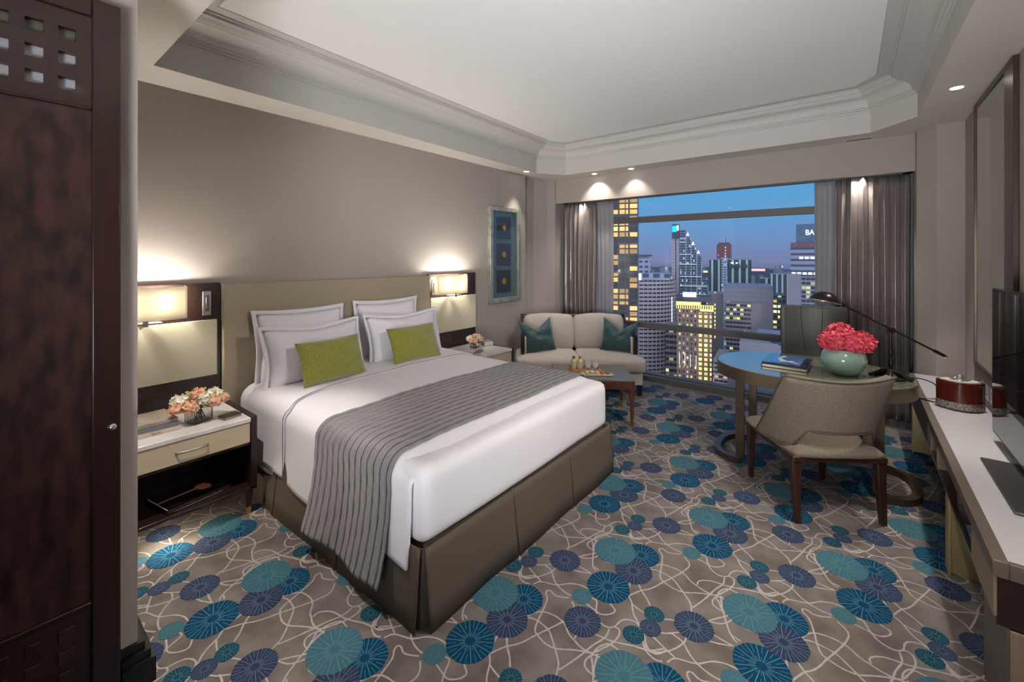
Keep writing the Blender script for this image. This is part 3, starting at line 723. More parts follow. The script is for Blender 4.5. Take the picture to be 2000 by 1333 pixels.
cb = thing('card_box', 'flat brown card box beside the flowers on the left nightstand', 'box', (-2.985, .975, .603), .25)
MB().box(-.035,.035,-.05,.05,0,.014).build('base', M['greystone'], cb, bevel=.002); MB().box(-.037,.037,-.052,.052,.014,.020).build('lid', M['bronzedark'], cb, bevel=.002)
kb = thing('book', 'dark glossy book with a rose wine glass printed on it, on the nightstand shelf', 'book', (-3.06, .79, .181), .18)
MB().box(-.125,.125,-.165,.165,0,.022).build('cover', M['bookdark'], kb, bevel=.002)
MB().box(.1255,.1262,-.13,.12,.006,.0075).box(-.115,.115,-.160,-.155,.0222,.0228).build('print_edge', M['printline'], kb)
MB().prism([(-.012,-.155),(.000,-.155),(.006,.03),(.045,.045),(.055,.09),(.02,.105),(-.035,.09),(-.035,.045),(-.010,.03)], .0222, .0230, mx=Matrix.Rotation(0,4,'Z')).build('wine_glass_print', M['wine'], kb)

# things on the right nightstand
gb = thing('tissue_box', 'small dark grey box with a pale end on the right nightstand', 'box', (-3.22, 3.575, .603), -.45)
MB().box(-.06,.06,-.055,.052,0,.045).build('body', M['greystone'], gb, bevel=.002); MB().box(.0605,.062,-.053,.050,.001,.044).build('pale_side', M['plate'], gb)
rc = thing('remote_control', 'flat grey remote lying at the front of the right nightstand', 'remote', (-3.04, 3.25, .603), .3)
MB().box(-.025,.025,-.065,.065,0,.014).build('body', M['greystone'], rc, bevel=.005)
bt = MB()
for i in range(2):
    for j in range(5): bt.box(-.014+.018*i,-.004+.018*i,-.05+.02*j,-.040+.02*j,.014,.0155)
bt.build('buttons', M['black'], rc)

# ------------------------------------------------------------------ bed
HX = -3.405; FXb = -1.44; Y0 = 1.19; Y1 = 2.95; ZT = .66
bed = thing('bed', 'king bed made up in white cotton with a pleated taupe skirt', 'bed', (-2.42, 2.07, 0))
OX, OY = -2.42, 2.07
def L_(x, y, z): return (x-OX, y-OY, z)
MB().box(HX-OX,FXb-.03-OX,Y0+.03-OY,Y1-.03-OY,.05,.33).build('base', M['skirt'], bed)
# mattress wrapped in the sheet (foot face visible)
def rbox(x0,x1,y0,y1,z0,z1,r,nx=40,ny=40,nz=10,bulge=0.0):
    """rounded box as a six-sided grid shell"""
    b = MB()
    def rp(p):
        c = Vector((min(max(p[0],x0+r),x1-r), min(max(p[1],y0+r),y1-r), min(max(p[2],z0+r),z1-r)))
        d = Vector(p)-c
        return c + d.normalized()*r if d.length > 1e-9 else Vector(p)
    def sp(t, a, e):
        return a+(e-a)*t
    for (fa) in ('x0','x1','y0','y1','z0','z1'):
        def f(u, v, fa=fa):
            if fa[0] == 'x': p = (x0 if fa == 'x0' else x1, sp(u,y0,y1), sp(v,z0,z1))
            elif fa[0] == 'y': p = (sp(u,x0,x1), y0 if fa == 'y0' else y1, sp(v,z0,z1))
            else: p = (sp(u,x0,x1), sp(v,y0,y1), z0 if fa == 'z0' else z1)
            q = rp(p)
            if bulge:
                wn_ = wob(q.x*1.3, q.y*1.3, q.z*2)*bulge
                dd = (Vector(p)-Vector(((x0+x1)/2,(y0+y1)/2,(z0+z1)/2))).normalized()
                q = q + dd*wn_
            return tuple(q)
        n1, n2 = {'x':(ny,nz),'y':(nx,nz),'z':(nx,ny)}[fa[0]]
        b.grid(f, n1, n2)
    return b
rbox(HX-OX,FXb-OX,Y0-OY,Y1-OY,.325,ZT,.055,nx=50,ny=50,nz=14,bulge=.003).build('mattress', M['sheet'], bed, smooth=True, weld=True)
# draped cloth cross-section running over the bed from far hem to near hem
def drape_pt(s, off, hem_near, hem_far, rad=.10, y0=Y0, y1=Y1, zt=ZT):
    """s in 0..1 from far hem to near hem"""
    ya, yb = y0-off, y1+off; z = zt+off
    l1 = z-rad-hem_far; q = rad*PI/2; l2 = (yb-ya)-2*rad; l3 = z-rad-hem_near
    Lt = l1+q+l2+q+l3; d = s*Lt
    if d < l1: return (yb, hem_far+d, 0)
    d -= l1
    if d < q: a = d/rad; return (yb-rad+rad*math.cos(a), z-rad+rad*math.sin(a), 1)
    d -= q
    if d < l2: return (yb-rad-d, z, 2)
    d -= l2
    if d < q: a = d/rad; return (ya+rad-rad*math.sin(a), z-rad+rad*math.cos(a), 3)
    d -= q
    return (ya, z-rad-d, 4)
def drape(x0, x1, off, hem_fn, nx, ns, hem_far=.3, wave=0.012, xshift=None):
    b = MB()
    def f(u, v):
        x = x0+(x1-x0)*u
        y, z, seg = drape_pt(v, off, hem_fn(x), hem_far)
        drop = max(0, (.56-z)/.4) if y < 1.6 else 0
        y -= drop*(wave*(math.sin(x*7.5+.4)+.5*math.sin(x*17+1))+.012*drop*2)
        z += .0035*wob(x*1.5, y*1.7) if seg in (1,2,3) else 0
        # softly crowned duvet
        if seg == 2: z += .012*math.sin(PI*(y-Y0)/(Y1-Y0))
        if xshift: x += xshift(x, y, z)
        if x1 > -1.6 and seg in (1,2,3): k_ = max(0,min(1,(x+1.68)/.16)); z -= .034*k_*k_*(3-2*k_)*(1 if seg == 2 else max(0,(z-.58)/.09))
        return (x-OX, y-OY, z)
    b.grid(f, nx, ns); return b
hem = lambda x: .235+.012*math.sin(x*9)+.02*math.sin(x*3.1)
drape(-3.385, -1.50, .012, hem, 90, 120, xshift=lambda x,y,z: (.02*max(0,(.5-z)))).build('duvet', M['sheet'], bed, smooth=True, solid=0.014)
# turned-down top sheet with its grey piping line
dn = drape(-3.39, -2.83, .026, lambda x: .26+.01*math.sin(x*12), 24, 120, xshift=lambda x,y,z: (.16*max(0,1-abs(y-Y0)/.42)**2 if y < 1.7 else 0))
dn.build('turned_sheet', M['sheet'], bed, smooth=True, solid=0.010)
pp = []
for k in range(0,101):
    y, z, sg = drape_pt(k/100, .033, .27, .3)
    zz = z + (.0035*wob(-2.83*1.5, y*1.7) + .012*math.sin(PI*(y-Y0)/(Y1-Y0)) if sg == 2 else 0)
    pp.append(L_(-2.828+(.16*max(0,1-abs(y-Y0)/.42)**2 if y < 1.7 else 0), y, zz))
MB().tube(pp, .0022, n=6).build('piping', M['piping'], bed, smooth=True)
# skirt: panels with inverted pleats
def skirt_run(p0, p1, out, slits):
    b = MB(); p0 = Vector((*p0,0)); p1 = Vector((*p1,0)); L = (p1-p0).length; d = (p1-p0)/L; o = Vector((*out,0))
    ts = sorted(set([i/80 for i in range(81)] + [s for q in slits for s in (q/L-.012/L, q/L-.0015/L, q/L, q/L+.0015/L, q/L+.012/L)]))
    rows = [.345,.30,.2,.1,.0005]; vs = []
    for t in ts:
        for r in rows:
            k = (0.345-r)/.345; off = .004+.030*k + .005*k*math.sin(t*L*9+1)
            for q in slits:
                dd = abs(t*L-q)
                if dd < .002: off -= .022*(.35+.65*k)
                elif dd < .06: off += .008*k*(1-dd/.06)
            p = p0+d*(t*L)+o*off; vs.append((p.x-OX,p.y-OY,r))
    m_ = len(rows); fs = [(i*m_+j,(i+1)*m_+j,(i+1)*m_+j+1,i*m_+j+1) for i in range(len(ts)-1) for j in range(m_-1)]
    b.add(vs, fs); return b
sk = [((HX,Y0-.012),(FXb+.005,Y0-.012),(0,-1),[.62,1.36]), ((FXb+.012,Y0+.002),(FXb+.012,Y1),(1,0),[.60,1.18]), ((FXb,Y1+.012),(HX,Y1+.012),(0,1),[.7,1.4])]
for a_, e_, o_, s_ in sk: skirt_run(a_, e_, o_, s_).build('skirt_panel', M['skirt'], bed, smooth=True, solid=0.004, auto=35)
# deep inverted pleat behind the near foot corner
cpb = MB(); cpb.add([L_(FXb-.07,Y0-.010,.335),L_(FXb+.002,Y0+.004,.335),L_(FXb+.006,Y0+.07,.335),L_(FXb-.07,Y0-.032,.0006),L_(FXb+.004,Y0-.006,.0006),L_(FXb+.035,Y0+.07,.0006)],[(0,1,4,3),(1,2,5,4)])
cpb.build('skirt_pleat', M['skirt'], bed, solid=0.003)

# bed runner
rn = MB(); x0r, x1r = -2.31, -1.63; NT = 12
def run_f(u, v):
    x = x0r+(x1r-x0r)*u
    y, z, seg = drape_pt(v, .024, .125+.008*math.sin(x*11), .2)
    drop = max(0, (.56-z)/.44) if y < 1.6 else 0
    y -= drop*(.014*(math.sin(x*7.5+.4)+.5*math.sin(x*17+1))+.075*drop)
    if seg == 2: z += .012*math.sin(PI*(y-Y0)/(Y1-Y0))
    if seg in (1,2,3): z += .0035*wob(x*1.5, y*1.7)
    t = u*(NT+1.2)-.6; fr = t-math.floor(t)
    lift = .0035*(fr**2)
    pk = .0016*math.sin(v*150+math.floor(t)*1.7)*math.sin(PI*fr)
    x2 = x + .0012*math.sin(v*60+math.floor(t)*2.1) + .02*max(0,.45-z)*(1 if y < 1.6 else 0)
    if seg in (2,): z += lift+pk
    elif y < 1.6: y -= lift+pk; z += (lift if seg == 3 else 0)
    else: y += lift
    return (x2-OX, y-OY, z)
NU = 264
def stripe(u, v):
    t = u*(NT+1.2)-.6; fr = t-math.floor(t)
    return 1 if (fr < .125 and 0.02 < u < .99) else 0
rn.grid(run_f, NU, 150, mif=stripe)
ro = rn.build('bed_runner', [M['runner'], M['runner_tuck']], smooth=True, solid=0.006)
tag(ro, 'grey silk bed runner with dark pin tucks laid across the foot of the bed', 'bed runner'); ro.location = (OX, OY, 0)

# pillows
def pillow_mesh(w, h, th, k=.07, flange=0, seed=0, n=26, sag=.0, crease=.004):
    b = MB(); rnd = random.Random(seed); o1 = rnd.uniform(0,9)
    def f(sg):
        def g_(u, v):
            a = 2*u-1; c = 2*v-1
            t = max(0,(1-abs(a)**2.6))**.55*max(0,(1-abs(c)**2.6))**.55
            x = w/2*a*(1-k*(1-c*c)); y = h/2*c*(1-k*1.1*(1-a*a))
            y -= sag*max(0,1-abs(a))**1.15*((c+1)/2)**1.5*h*.5
            z = sg*th/2*t*(1+.10*math.sin(3*a+o1)*math.cos(2.3*c+o1))
            z += sg*crease*wob(a*2.2+o1, c*2.6)*t
            x += .012*math.sin(4*c+o1)*w*.15
            return (x, y+h/2, z)
        return g_
    b.grid(f(1), n, n); b.grid(f(-1), n, n)
    return b
def pillow_border(w, h, k, flange, seed, n=26, sag=0):
    b = MB(); o1 = random.Random(seed).uniform(0,9)
    if flange:
        def rim(a, c, e):
            x = w/2*a*(1-k*(1-c*c)); y = h/2*c*(1-k*1.1*(1-a*a)) - sag*max(0,1-abs(a))**1.15*((c+1)/2)**1.5*h*.5
            x += .012*math.sin(4*c+o1)*w*.15
            return (x + e*flange*(a if abs(a) > .999 else a*.98), y+h/2 + e*flange*c*.98, .006*e*math.sin(6*a+5*c+o1))
        for side in range(4):
            def g2(u, v, side=side):
                s_ = 2*u-1
                a, c = [(s_,-1),(1,s_),(-s_,1),(-1,-s_)][side]
                return rim(a, c, v)
            b.grid(g2, n, 2)
    return b
def frame_mx(yaw, lean, roll=0):
    # columns: width (along +Y when yaw=0), height (up, leaning back to -X), normal (+X)
    Wv = Vector((0,1,0)); Hv = Vector((-math.sin(lean),0,math.cos(lean))); Nv = Vector((math.cos(lean),0,math.sin(lean)))
    m = Matrix(((Wv.x,Hv.x,Nv.x,0),(Wv.y,Hv.y,Nv.y,0),(Wv.z,Hv.z,Nv.z,0),(0,0,0,1)))
    return Matrix.Rotation(yaw,4,'Z') @ m @ Matrix.Rotation(roll,4,'Z')
def pillow(name, label, loc, w, h, th, yaw, lean, mt, flange=0, seed=0, group=None, cat='pillow', k=.07, roll=0, sag=0, sub=0, crease=.004, pipe=None):
    t = thing(name, label, cat, loc, 0, group)
    b = pillow_mesh(w,h,th,k,flange,seed,sag=sag,crease=crease)
    o = b.build('cushion_body' if not flange else 'pillow_body', mt, t, smooth=True, weld=True)
    o.matrix_local = frame_mx(yaw, lean, roll)
    if flange:
        o = pillow_border(w,h,k,flange,seed,sag=sag).build('border', mt, t, smooth=True, weld=True, solid=.006)
        o.matrix_local = frame_mx(yaw, lean, roll)
    return t
gp = 'white bed pillows'
pillow('bed_pillow', 'white bordered pillow at the back left, leaning on the headboard', (-3.335,1.60,.665), .66,.50,.17, .02,.10, M['pillow'], .035, 1, gp)
pillow('bed_pillow', 'white bordered pillow at the back right, leaning on the headboard', (-3.335,2.38,.665), .62,.51,.17, -.02,.10, M['pillow'], .035, 2, gp)
pillow('bed_pillow', 'white pillow in front on the left, behind a green cushion', (-3.130,1.615,.670), .74,.41,.20, .03,.24, M['pillow'], .030, 3, gp, sag=.14, crease=.007)
pillow('bed_pillow', 'white pillow in front on the right, behind a green cushion', (-3.130,2.435,.670), .74,.41,.20, -.03,.24, M['pillow'], .030, 4, gp, sag=.14, crease=.007)
gp = 'green cushions on the bed'
pillow('green_cushion', 'olive green velvet cushion propped before the left white pillow', (-2.920,1.635,.695), .50,.31,.13, .06,.38, M['green'], 0, 5, gp, 'cushion', k=.05, crease=.002)
pillow('green_cushion', 'olive green velvet cushion propped before the right white pillow', (-2.930,2.385,.695), .50,.31,.13, -.02,.38, M['green'], 0, 6, gp, 'cushion', k=.05, crease=.002)

# ------------------------------------------------------------------ framed picture
pc = thing('framed_picture', 'tall silver framed picture of three gold motifs on blue hung on the bedhead wall', 'picture', (W+.002, 4.165, 1.615))
a, h = .295, .593; fw = .055
MB().box(0,.055,-a,-a+fw,-h,h).box(0,.055,a-fw,a,-h,h).box(0,.055,-a+fw,a-fw,h-fw,h).box(0,.055,-a+fw,a-fw,-h,-h+fw).build('frame', M['silver'], pc, bevel=.006)
MB().box(.003,.010,-a+fw,a-fw,-h+fw,h-fw).build('mount', M['mount'], pc)
for k in range(3):
    zc = -.335+k*.335
    s_ = MB().box(.010,.018,-.135,.135,-.140+zc,.140+zc).build('blue_square', M['art'], pc)
    kk = (8, 6, 4)[k] if k else 10
    MB().lathe([(.0001,.0),(.040,.001),(.042,.004),(.026,.007),(.022,.004),(.010,.004),(.008,.008),(.0001,.010)], n=(14,6,4)[k], mx=Matrix.Translation((.018,0.0,zc)) @ Matrix.Rotation(PI/2,4,'Y')).build('gold_motif', M['goldleaf'], s_)
MB().box(.040,.043,-a+fw,a-fw,-h+fw,h-fw).build('glazing', pane_mat('picture_glass', (.95,.97,.97), .05), pc)
# ------------------------------------------------------------------ loveseat, turned to face the room from the corner
def view_xy(s, d): return (RX*s+FX*d, RY*s+FY*d)
sx, sy = view_xy(.785, 4.84)
sf = thing('loveseat', 'pale linen two-seat loveseat with dark wood arms in the window corner', 'sofa', (sx, sy, 0), YAW)
# local x: along the seat, local y: towards the back
def cushion(x0,x1,y0,y1,z0,z1,r,bul=.012,nx=24,ny=18,nz=8,seed=0):
    b = rbox(x0,x1,y0,y1,z0,z1,r,nx,ny,nz)
    cx, cy, cz = (x0+x1)/2,(y0+y1)/2,(z0+z1)/2
    vs = []
    for p in b.v:
        a = (p[0]-cx)/((x1-x0)/2); c = (p[1]-cy)/((y1-y0)/2); e = (p[2]-cz)/((z1-z0)/2)
        k = (1-abs(a)**2)*(1-abs(e)**2); kz = (1-abs(a)**2)*(1-abs(c)**2); kx = (1-abs(c)**2)*(1-abs(e)**2)
        vs.append((p[0]+bul*a*kx, p[1]+bul*1.5*c*max(k,0), p[2]+bul*1.8*e*max(kz,0)+.0015*wob(p[0]*9+seed,p[1]*9)))
    b.v = vs; return b
MB().box(-.70,.70,.03,.72,.125,.265).build('seat_base', M['sofa'], sf, bevel=.012)
for s_, x0, x1 in ((0,-.735,-.004),(1,.004,.735)):
    b = cushion(x0,x1,-.01,.60,.268,.435,.045,.014,seed=s_)
    b.build('seat_cushion', M['sofa'], sf, smooth=True, weld=True)
for s_, x0, x1 in ((0,-.63,-.004),(1,.004,.63)):
    b = cushion(x0,x1,.0,.17,0,.43,.05,.016,seed=s_+4)
    o = b.build('back_cushion', M['sofa'], sf, smooth=True, weld=True)
    o.matrix_local = Matrix.Translation((0,.545,.425)) @ Matrix.Rotation(-.17,4,'X')
MB().box(-.66,.66,.74,.765,.20,.84).box(-.66,.66,.72,.765,.80,.835).build('back_frame', M['darkwood'], sf, bevel=.006)
for s_ in (-1,1):
    am = MB()
    pts = [(s_*.66,.20,.12),(s_*.66,.20,.62),(s_*.665,.235,.645),(s_*.665,.45,.665),(s_*.66,.66,.70),(s_*.65,.755,.83)]
    cs = catmull(pts[2:], 5)
    for p, q in zip(cs[:-1], cs[1:]):
        am.add([(p.x-.02,p.y,p.z-.018),(p.x+.02,p.y,p.z-.018),(p.x+.02,p.y,p.z+.018),(p.x-.02,p.y,p.z+.018),(q.x-.02,q.y,q.z-.018),(q.x+.02,q.y,q.z-.018),(q.x+.02,q.y,q.z+.018),(q.x-.02,q.y,q.z+.018)],[(0,1,2,3),(7,6,5,4),(0,4,5,1),(1,5,6,2),(2,6,7,3),(3,7,4,0)])
    am.box(s_*.66-.022,s_*.66+.022,.185,.235,.12,.66)
    am.build('arm_frame', M['darkwood'], sf)
    MB().box(min(s_*.615,s_*.645),max(s_*.615,s_*.645),.22,.74,.26,.64).build('arm_panel', M['sofa'], sf, bevel=.01)
for x in (-.67,.67):
    for y in (.07,.70):
        MB().frustum(x,y,0,.125,.017,.020,.028,.030).build('leg', M['darkwood'], sf)
def sofa_pt(x, y, z): 
    c, s_ = math.cos(YAW), math.sin(YAW); return (sx+c*x-s_*y, sy+s_*x+c*y, z)
gp = 'teal cushions on the loveseat'
for x, roll, yw, lbl, sd in ((-.44,.10,.30,'teal velvet cushion at the left end of the loveseat, top edge karate-chopped',21),(.475,-.10,-.26,'teal velvet cushion at the right end of the loveseat, against the dark arm',22)):
    t = thing('teal_cushion', lbl, 'cushion', sofa_pt(x,.30,.447), 0, gp)
    b = pillow_mesh(.42,.40,.15,.06,0,sd,sag=.62,crease=.008)
    o = b.build('cushion_body', M['teal'], t, smooth=True, weld=True)
    o.matrix_local = frame_mx(YAW-PI/2+yw, .30, roll)

# ------------------------------------------------------------------ coffee table
tx, ty = view_xy(.785, 4.30)
ct = thing('coffee_table', 'walnut coffee table with grey glass top and brass tipped legs before the loveseat', 'table', (tx,ty,0), YAW-.06)
MB().box(-.375,.375,-.285,.285,.425,.440).build('glass_top', M['greytop'] if 'greytop' in M else M.setdefault('greytop', mat('smoked_glass_top', (.16,.165,.145), .32, coat=0)), ct, bevel=.003)
MB().box(-.375,.375,-.285,-.262,.345,.424).box(-.375,.375,.262,.285,.345,.424).box(-.375,-.352,-.262,.262,.345,.424).box(.352,.375,-.262,.262,.345,.424).build('apron', M['tablewood'], ct, bevel=.003)
for x in (-.352,.352):
    for y in (-.262,.262):
        lg = MB().frustum(x,y,.075,.424,.013,.013,.024,.024).build('leg', M['tablewood'], ct)
        MB().frustum(x,y,0.002,.075,.0105,.0105,.0135,.0135).build('tip', M['brass'], lg)
MB().tube([(.35,-.26,.18),(.35,.26,.18)],.006).tube([(-.35,-.26,.18),(-.35,.26,.18)],.006).build('stretcher', M['brass'], ct, smooth=True)
def ct_pt(x, y, z):
    a = YAW-.06; return (tx+math.cos(a)*x-math.sin(a)*y, ty+math.sin(a)*x+math.cos(a)*y, z)
A_ = YAW-.06
tr = thing('serving_tray', 'light wood tray carrying bottles and glasses on the coffee table', 'tray', ct_pt(-.04,.03,.441), A_)
MB().box(-.165,.165,-.10,.10,0,.008).box(-.165,.165,-.10,-.092,.008,.020).box(-.165,.165,.092,.10,.008,.020).box(-.165,-.157,-.092,.092,.008,.020).box(.157,.165,-.092,.092,.008,.020).build('board', M['tray_wood'], tr, bevel=.002)
gp = 'juice bottles on the coffee table tray'
for x, cap, lbl in ((-.122,'cork','small bottle of pale juice with a wooden stopper, left on the tray'),(-.060,'rosecap','small bottle of pale juice with a rose coloured cap on the tray')):
    t = thing('juice_bottle', lbl, 'bottle', ct_pt(-.04+x,.055,.449), A_, gp)
    MB().lathe([(.0001,0),(.026,.001),(.028,.006),(.028,.070),(.024,.085),(.013,.100),(.012,.112)], n=20).build('bottle_body', M['juice'], t, smooth=True)
    MB().lathe([(.0126,.106),(.014,.108),(.014,.130),(.0001,.131)], n=16).build('stopper', M[cap], t, smooth=True, auto=40)
    MB().lathe([(.0284,.022),(.0286,.023),(.0286,.055),(.0284,.056)], n=20, close=False).build('paper_label', M['paper'], t, smooth=True)
gp = 'tumblers on the coffee table tray'
for x, lbl in ((.022,'clear glass tumbler on the tray, next to the bottles'),(.100,'clear glass tumbler at the right end of the tray')):
    t = MB().lathe([(.0001,.0),(.028,.0),(.031,.004),(.033,.082),(.031,.082),(.029,.012),(.0001,.010)], n=24)
    o = one('tumbler', t, M['glass'], lbl, 'glass', gp, smooth=True, auto=40); o.location = ct_pt(-.04+x,.055,.449)
pl_ = thing('sweets_plate', 'pale oblong plate of macarons in front of the tray', 'plate', ct_pt(.045,-.130,.441), A_)
MB().box(-.145,.145,-.045,.045,0,.006).build('base', M['plate'], pl_, bevel=.002); MB().box(-.152,.152,-.052,.052,.006,.010).build('rim', M['plate'], pl_, bevel=.002)
gp = 'macarons on the oblong plate'
for x, y, m_, lbl in ((-.095,-.005,'macyellow','yellow macaron at the left end of the plate'),(-.045,.005,'maccream','cream macaron beside the yellow one'),(.0,-.012,'maccream','cream macaron in the middle of the plate, left of the coral one'),(.05,.0,'macred','coral macaron, brightest on the plate'),(.105,.008,'macbrown','brown macaron at the right end of the plate')):
    px_, py_ = .045+x, -.130+y
    t = thing('macaron', lbl, 'macaron', ct_pt(px_,py_,.4515), A_, gp)
    MB().lathe([(.0001,0),(.018,.001),(.022,.006),(.022,.010)], n=18).build('bottom_shell', M[m_], t, smooth=True)
    MB().lathe([(.019,.010),(.019,.014)], n=18).build('filling', M['paper'], t)
    MB().lathe([(.022,.014),(.022,.018),(.017,.026),(.0001,.029)], n=18).build('top_shell', M[m_], t, smooth=True)

# ------------------------------------------------------------------ desk
dk = thing('oval_desk', 'oval writing desk with glass top and bronze hoop legs by the window', 'desk', (-.29, 3.93, 0))
AX, BY = .615, .455
def oval(sc=1.0, n=72, dx=0, dy=0, p=2.25):
    out = []
    for k in range(n):
        a = 2*PI*k/n; c, s_ = math.cos(a), math.sin(a)
        r = (abs(c)**p+abs(s_)**p)**(-1/p); out.append(((AX+dx)*r*c*sc, (BY+dy)*r*s_*sc))
    return out
def oval_ring(mb, o0, o1, z0, z1):
    n = len(o0); vs = [(x,y,z0) for x,y in o0]+[(x,y,z0) for x,y in o1]+[(x,y,z1) for x,y in o0]+[(x,y,z1) for x,y in o1]; fs = []
    for i in range(n):
        j = (i+1) % n
        fs += [(i,j,n+j,n+i),(2*n+i,3*n+i,3*n+j,2*n+j),(i,2*n+i,2*n+j,j),(n+i,n+j,3*n+j,3*n+i)]
    mb.add(vs, fs); return mb
MB().prism(oval(1,dx=-.006,dy=-.006), .733, .750).build('glass_top', M['desktop'], dk, bevel=.002)
oval_ring(MB(), oval(), oval(1,dx=-.020,dy=-.020), .657, .746).build('rim', M['bronze'], dk, smooth=True, auto=50)
oval_ring(MB(), oval(1,dx=-.02,dy=-.02), oval(1,dx=-.04,dy=-.04), .705, .732).prism(oval(1,dx=-.03,dy=-.03),.724,.7325).build('underside', M['bronzedark'], dk)
for s_ in (-1, 1):
    arc = []
    for k in range(25):
        a = -PI/2+PI*k/24
        c, s2 = math.cos(a), math.sin(a); p = 2.6; r = (abs(c)**p+abs(s2)**p)**(-1/p)
        arc.append((s_*(.405+.205*r*c), .26*r*s2))
    fb = MB()
    wv = .024
    for i in range(24):
        (x0,y0),(x1,y1) = arc[i], arc[i+1]
        def off(i):
            a = Vector(arc[max(i-1,0)]); e = Vector(arc[min(i+1,24)]); t = (e-a).normalized(); return Vector((-t.y,t.x))*wv
        n0, n1 = off(i), off(i+1)
        q = [(x0-n0.x,y0-n0.y),(x0+n0.x,y0+n0.y),(x1+n1.x,y1+n1.y),(x1-n1.x,y1-n1.y)]
        fb.add([(*p,0.002) for p in q]+[(*p,.045) for p in q], [(0,1,2,3),(7,6,5,4),(0,4,5,1),(1,5,6,2),(2,6,7,3),(3,7,4,0)])
    fb.build('foot_hoop', M['bronzedark'], dk, weld=True)
    for y in (-.262,.262):
        MB().box(s_*.405-.030,s_*.405+.030,y-.012,y+.012,.044,.715).build('leg', M['bronze'] if y > 0 else M['bronzedark'], dk, bevel=.002)

# things on the desk
nb = thing('notebook', 'black bound notebook with a pale page edge lying on the oval desk', 'book', (-.415, 3.94, .751), -.02)
MB().box(-.145,.145,-.20,.20,0,.003).box(-.145,.145,-.20,.20,.021,.024).box(-.145,-.141,-.20,.20,0,.024).build('cover', M['blackmat'], nb, bevel=.001)
MB().box(-.140,.141,-.196,.196,.003,.021).build('pages', M['paper'], nb)
mg = thing('magazine', 'glossy blue magazine with a white wave print on top of the notebook', 'magazine', (-.43, 3.965, .776), -.04)
MB().box(-.13,.115,-.18,.17,0,.008).build('cover', M['bluecover'], mg, bevel=.001)
MB().prism([(-.02,-.12),(.03,-.10),(.09,-.13),(.10,-.11),(.05,-.08),(.07,-.04),(.02,-.07),(-.01,-.03),(-.03,.03),(.0,.08),(-.03,.13),(-.05,.05),(-.05,-.02)],.0081,.0088).build('wave_print', M['foam'], mg)
fv = thing('flower_bowl', 'round celadon bowl of coral pink hydrangeas on the oval desk', 'flowers', (-.070, 3.85, .751))
MB().lathe([(.0001,.0),(.062,.0),(.070,.004),(.105,.035),(.130,.080),(.135,.110),(.125,.150),(.105,.180),(.098,.186),(.094,.182),(.112,.150),(.122,.110),(.10,.04),(.0001,.02)], n=40).build('bowl', M['celadon'], fv, smooth=True)
VX = Vector((RX,RY,0)); VD = Vector((FX,FY,0))
for k, (s_, d, z, r) in enumerate([(-.090,-.02,.240,.084),(.0,.03,.280,.086),(.092,-.04,.232,.086),(.01,-.075,.225,.070),(.0,.09,.235,.080)]):
    c = VX*s_+VD*d
    petal_head((c.x,c.y,z), r, 900, .021, 70+k, .92).build('hydrangea_head', M['petalc'], fv)
stm = MB()
for k in range(6):
    a = 2*PI*k/6; stm.tube([(.03*math.cos(a),.03*math.sin(a),.03),(.07*math.cos(a),.07*math.sin(a),.20)],.004,n=6)
stm.build('stems', M['leaf'], fv)
# desk lamp with a long balanced arm
lm = thing('desk_lamp', 'dark bronze desk lamp with a long balanced arm and dome shade', 'lamp', (.185, 3.92, .751), YAW)
LB = mat('lamp_bronze', (.030,.022,.020), .28, metal=.7)
lb_ = MB()
for k in range(4):
    a = PI/4+PI/2*k; c, s_ = math.cos(a), math.sin(a)
    pts = [(0,0,.055),(.04*c,.04*s_,.045),(.085*c,.085*s_,.018),(.115*c,.115*s_,.006)]
    lb_.tube(pts, [.020,.018,.014,.010], n=8)
lb_.lathe([(.0001,0),(.085,0),(.085,.010),(.045,.022),(.025,.050),(.016,.07),(.0001,.072)], n=28)
lb_.build('base', LB, lm, smooth=True, auto=45)
MB().cyl((0,0,.06),(0,0,.325),.0085).lathe([(.014,.075),(.017,.08),(.017,.12),(.012,.13)],n=16).lathe([(.011,.15),(.014,.155),(.014,.20),(.010,.205)],n=16).cyl((-.028,0,.335),(-.028,0,.30),.006).cyl((.0,-.02,.332),(0,.02,.332),.018).build('stem', LB, lm, smooth=True, auto=45)
pA = Vector((-.335,0,.506)); pB = Vector((.375,0,.150))
dv = (pB-pA).normalized()
MB().cyl(pA,pB,.0068).cyl(pB-dv*.085,pB,.0115).build('arm', LB, lm, smooth=True, auto=45)
MB().cyl(pB-dv*.010,pB+dv*.004,.0125).build('counterweight_tip', M['chrome'], lm, smooth=True, auto=45)
MB().cyl(pA+dv*.02,pA-dv*.08,.014,.012).cyl(pA+dv*.01+Vector((0,0,-.004)),pA+dv*.01+Vector((0,0,-.075)),.003).build('joint', LB, lm, smooth=True, auto=45)
shp = [(.0001,.072),(.03,.068),(.06,.050),(.080,.020),(.086,.0),(.083,.0),(.076,.018),(.056,.046),(.028,.062),(.0001,.066)]
sh_ = MB().lathe(shp, n=32, sx=1.15, mx=Matrix.Translation(pA-dv*.130+Vector((0,0,-.042))) @ Matrix.Rotation(.20,4,'Y')).build('shade', LB, lm, smooth=True, auto=50)
MB().lathe([(.084,-.001),(.088,-.001),(.088,.006),(.0845,.006)], n=32, sx=1.15, mx=Matrix.Translation(pA-dv*.130+Vector((0,0,-.042))) @ Matrix.Rotation(.20,4,'Y')).build('rim', M['chrome'], sh_, smooth=True)
cdp = catmull([(.27,3.98,.757),(.34,4.03,.752),(.415,4.07,.72),(.43,4.05,.66),(.425,4.03,.612)],8)
cd = MB(); cd.tube(cdp,.0035,n=8); cd.cyl((.425,4.03,.602),(.425,4.03,.612),.009)
cd.tube([(.425,4.03,.606),(.34,4.08,.606)],.0035,n=8)
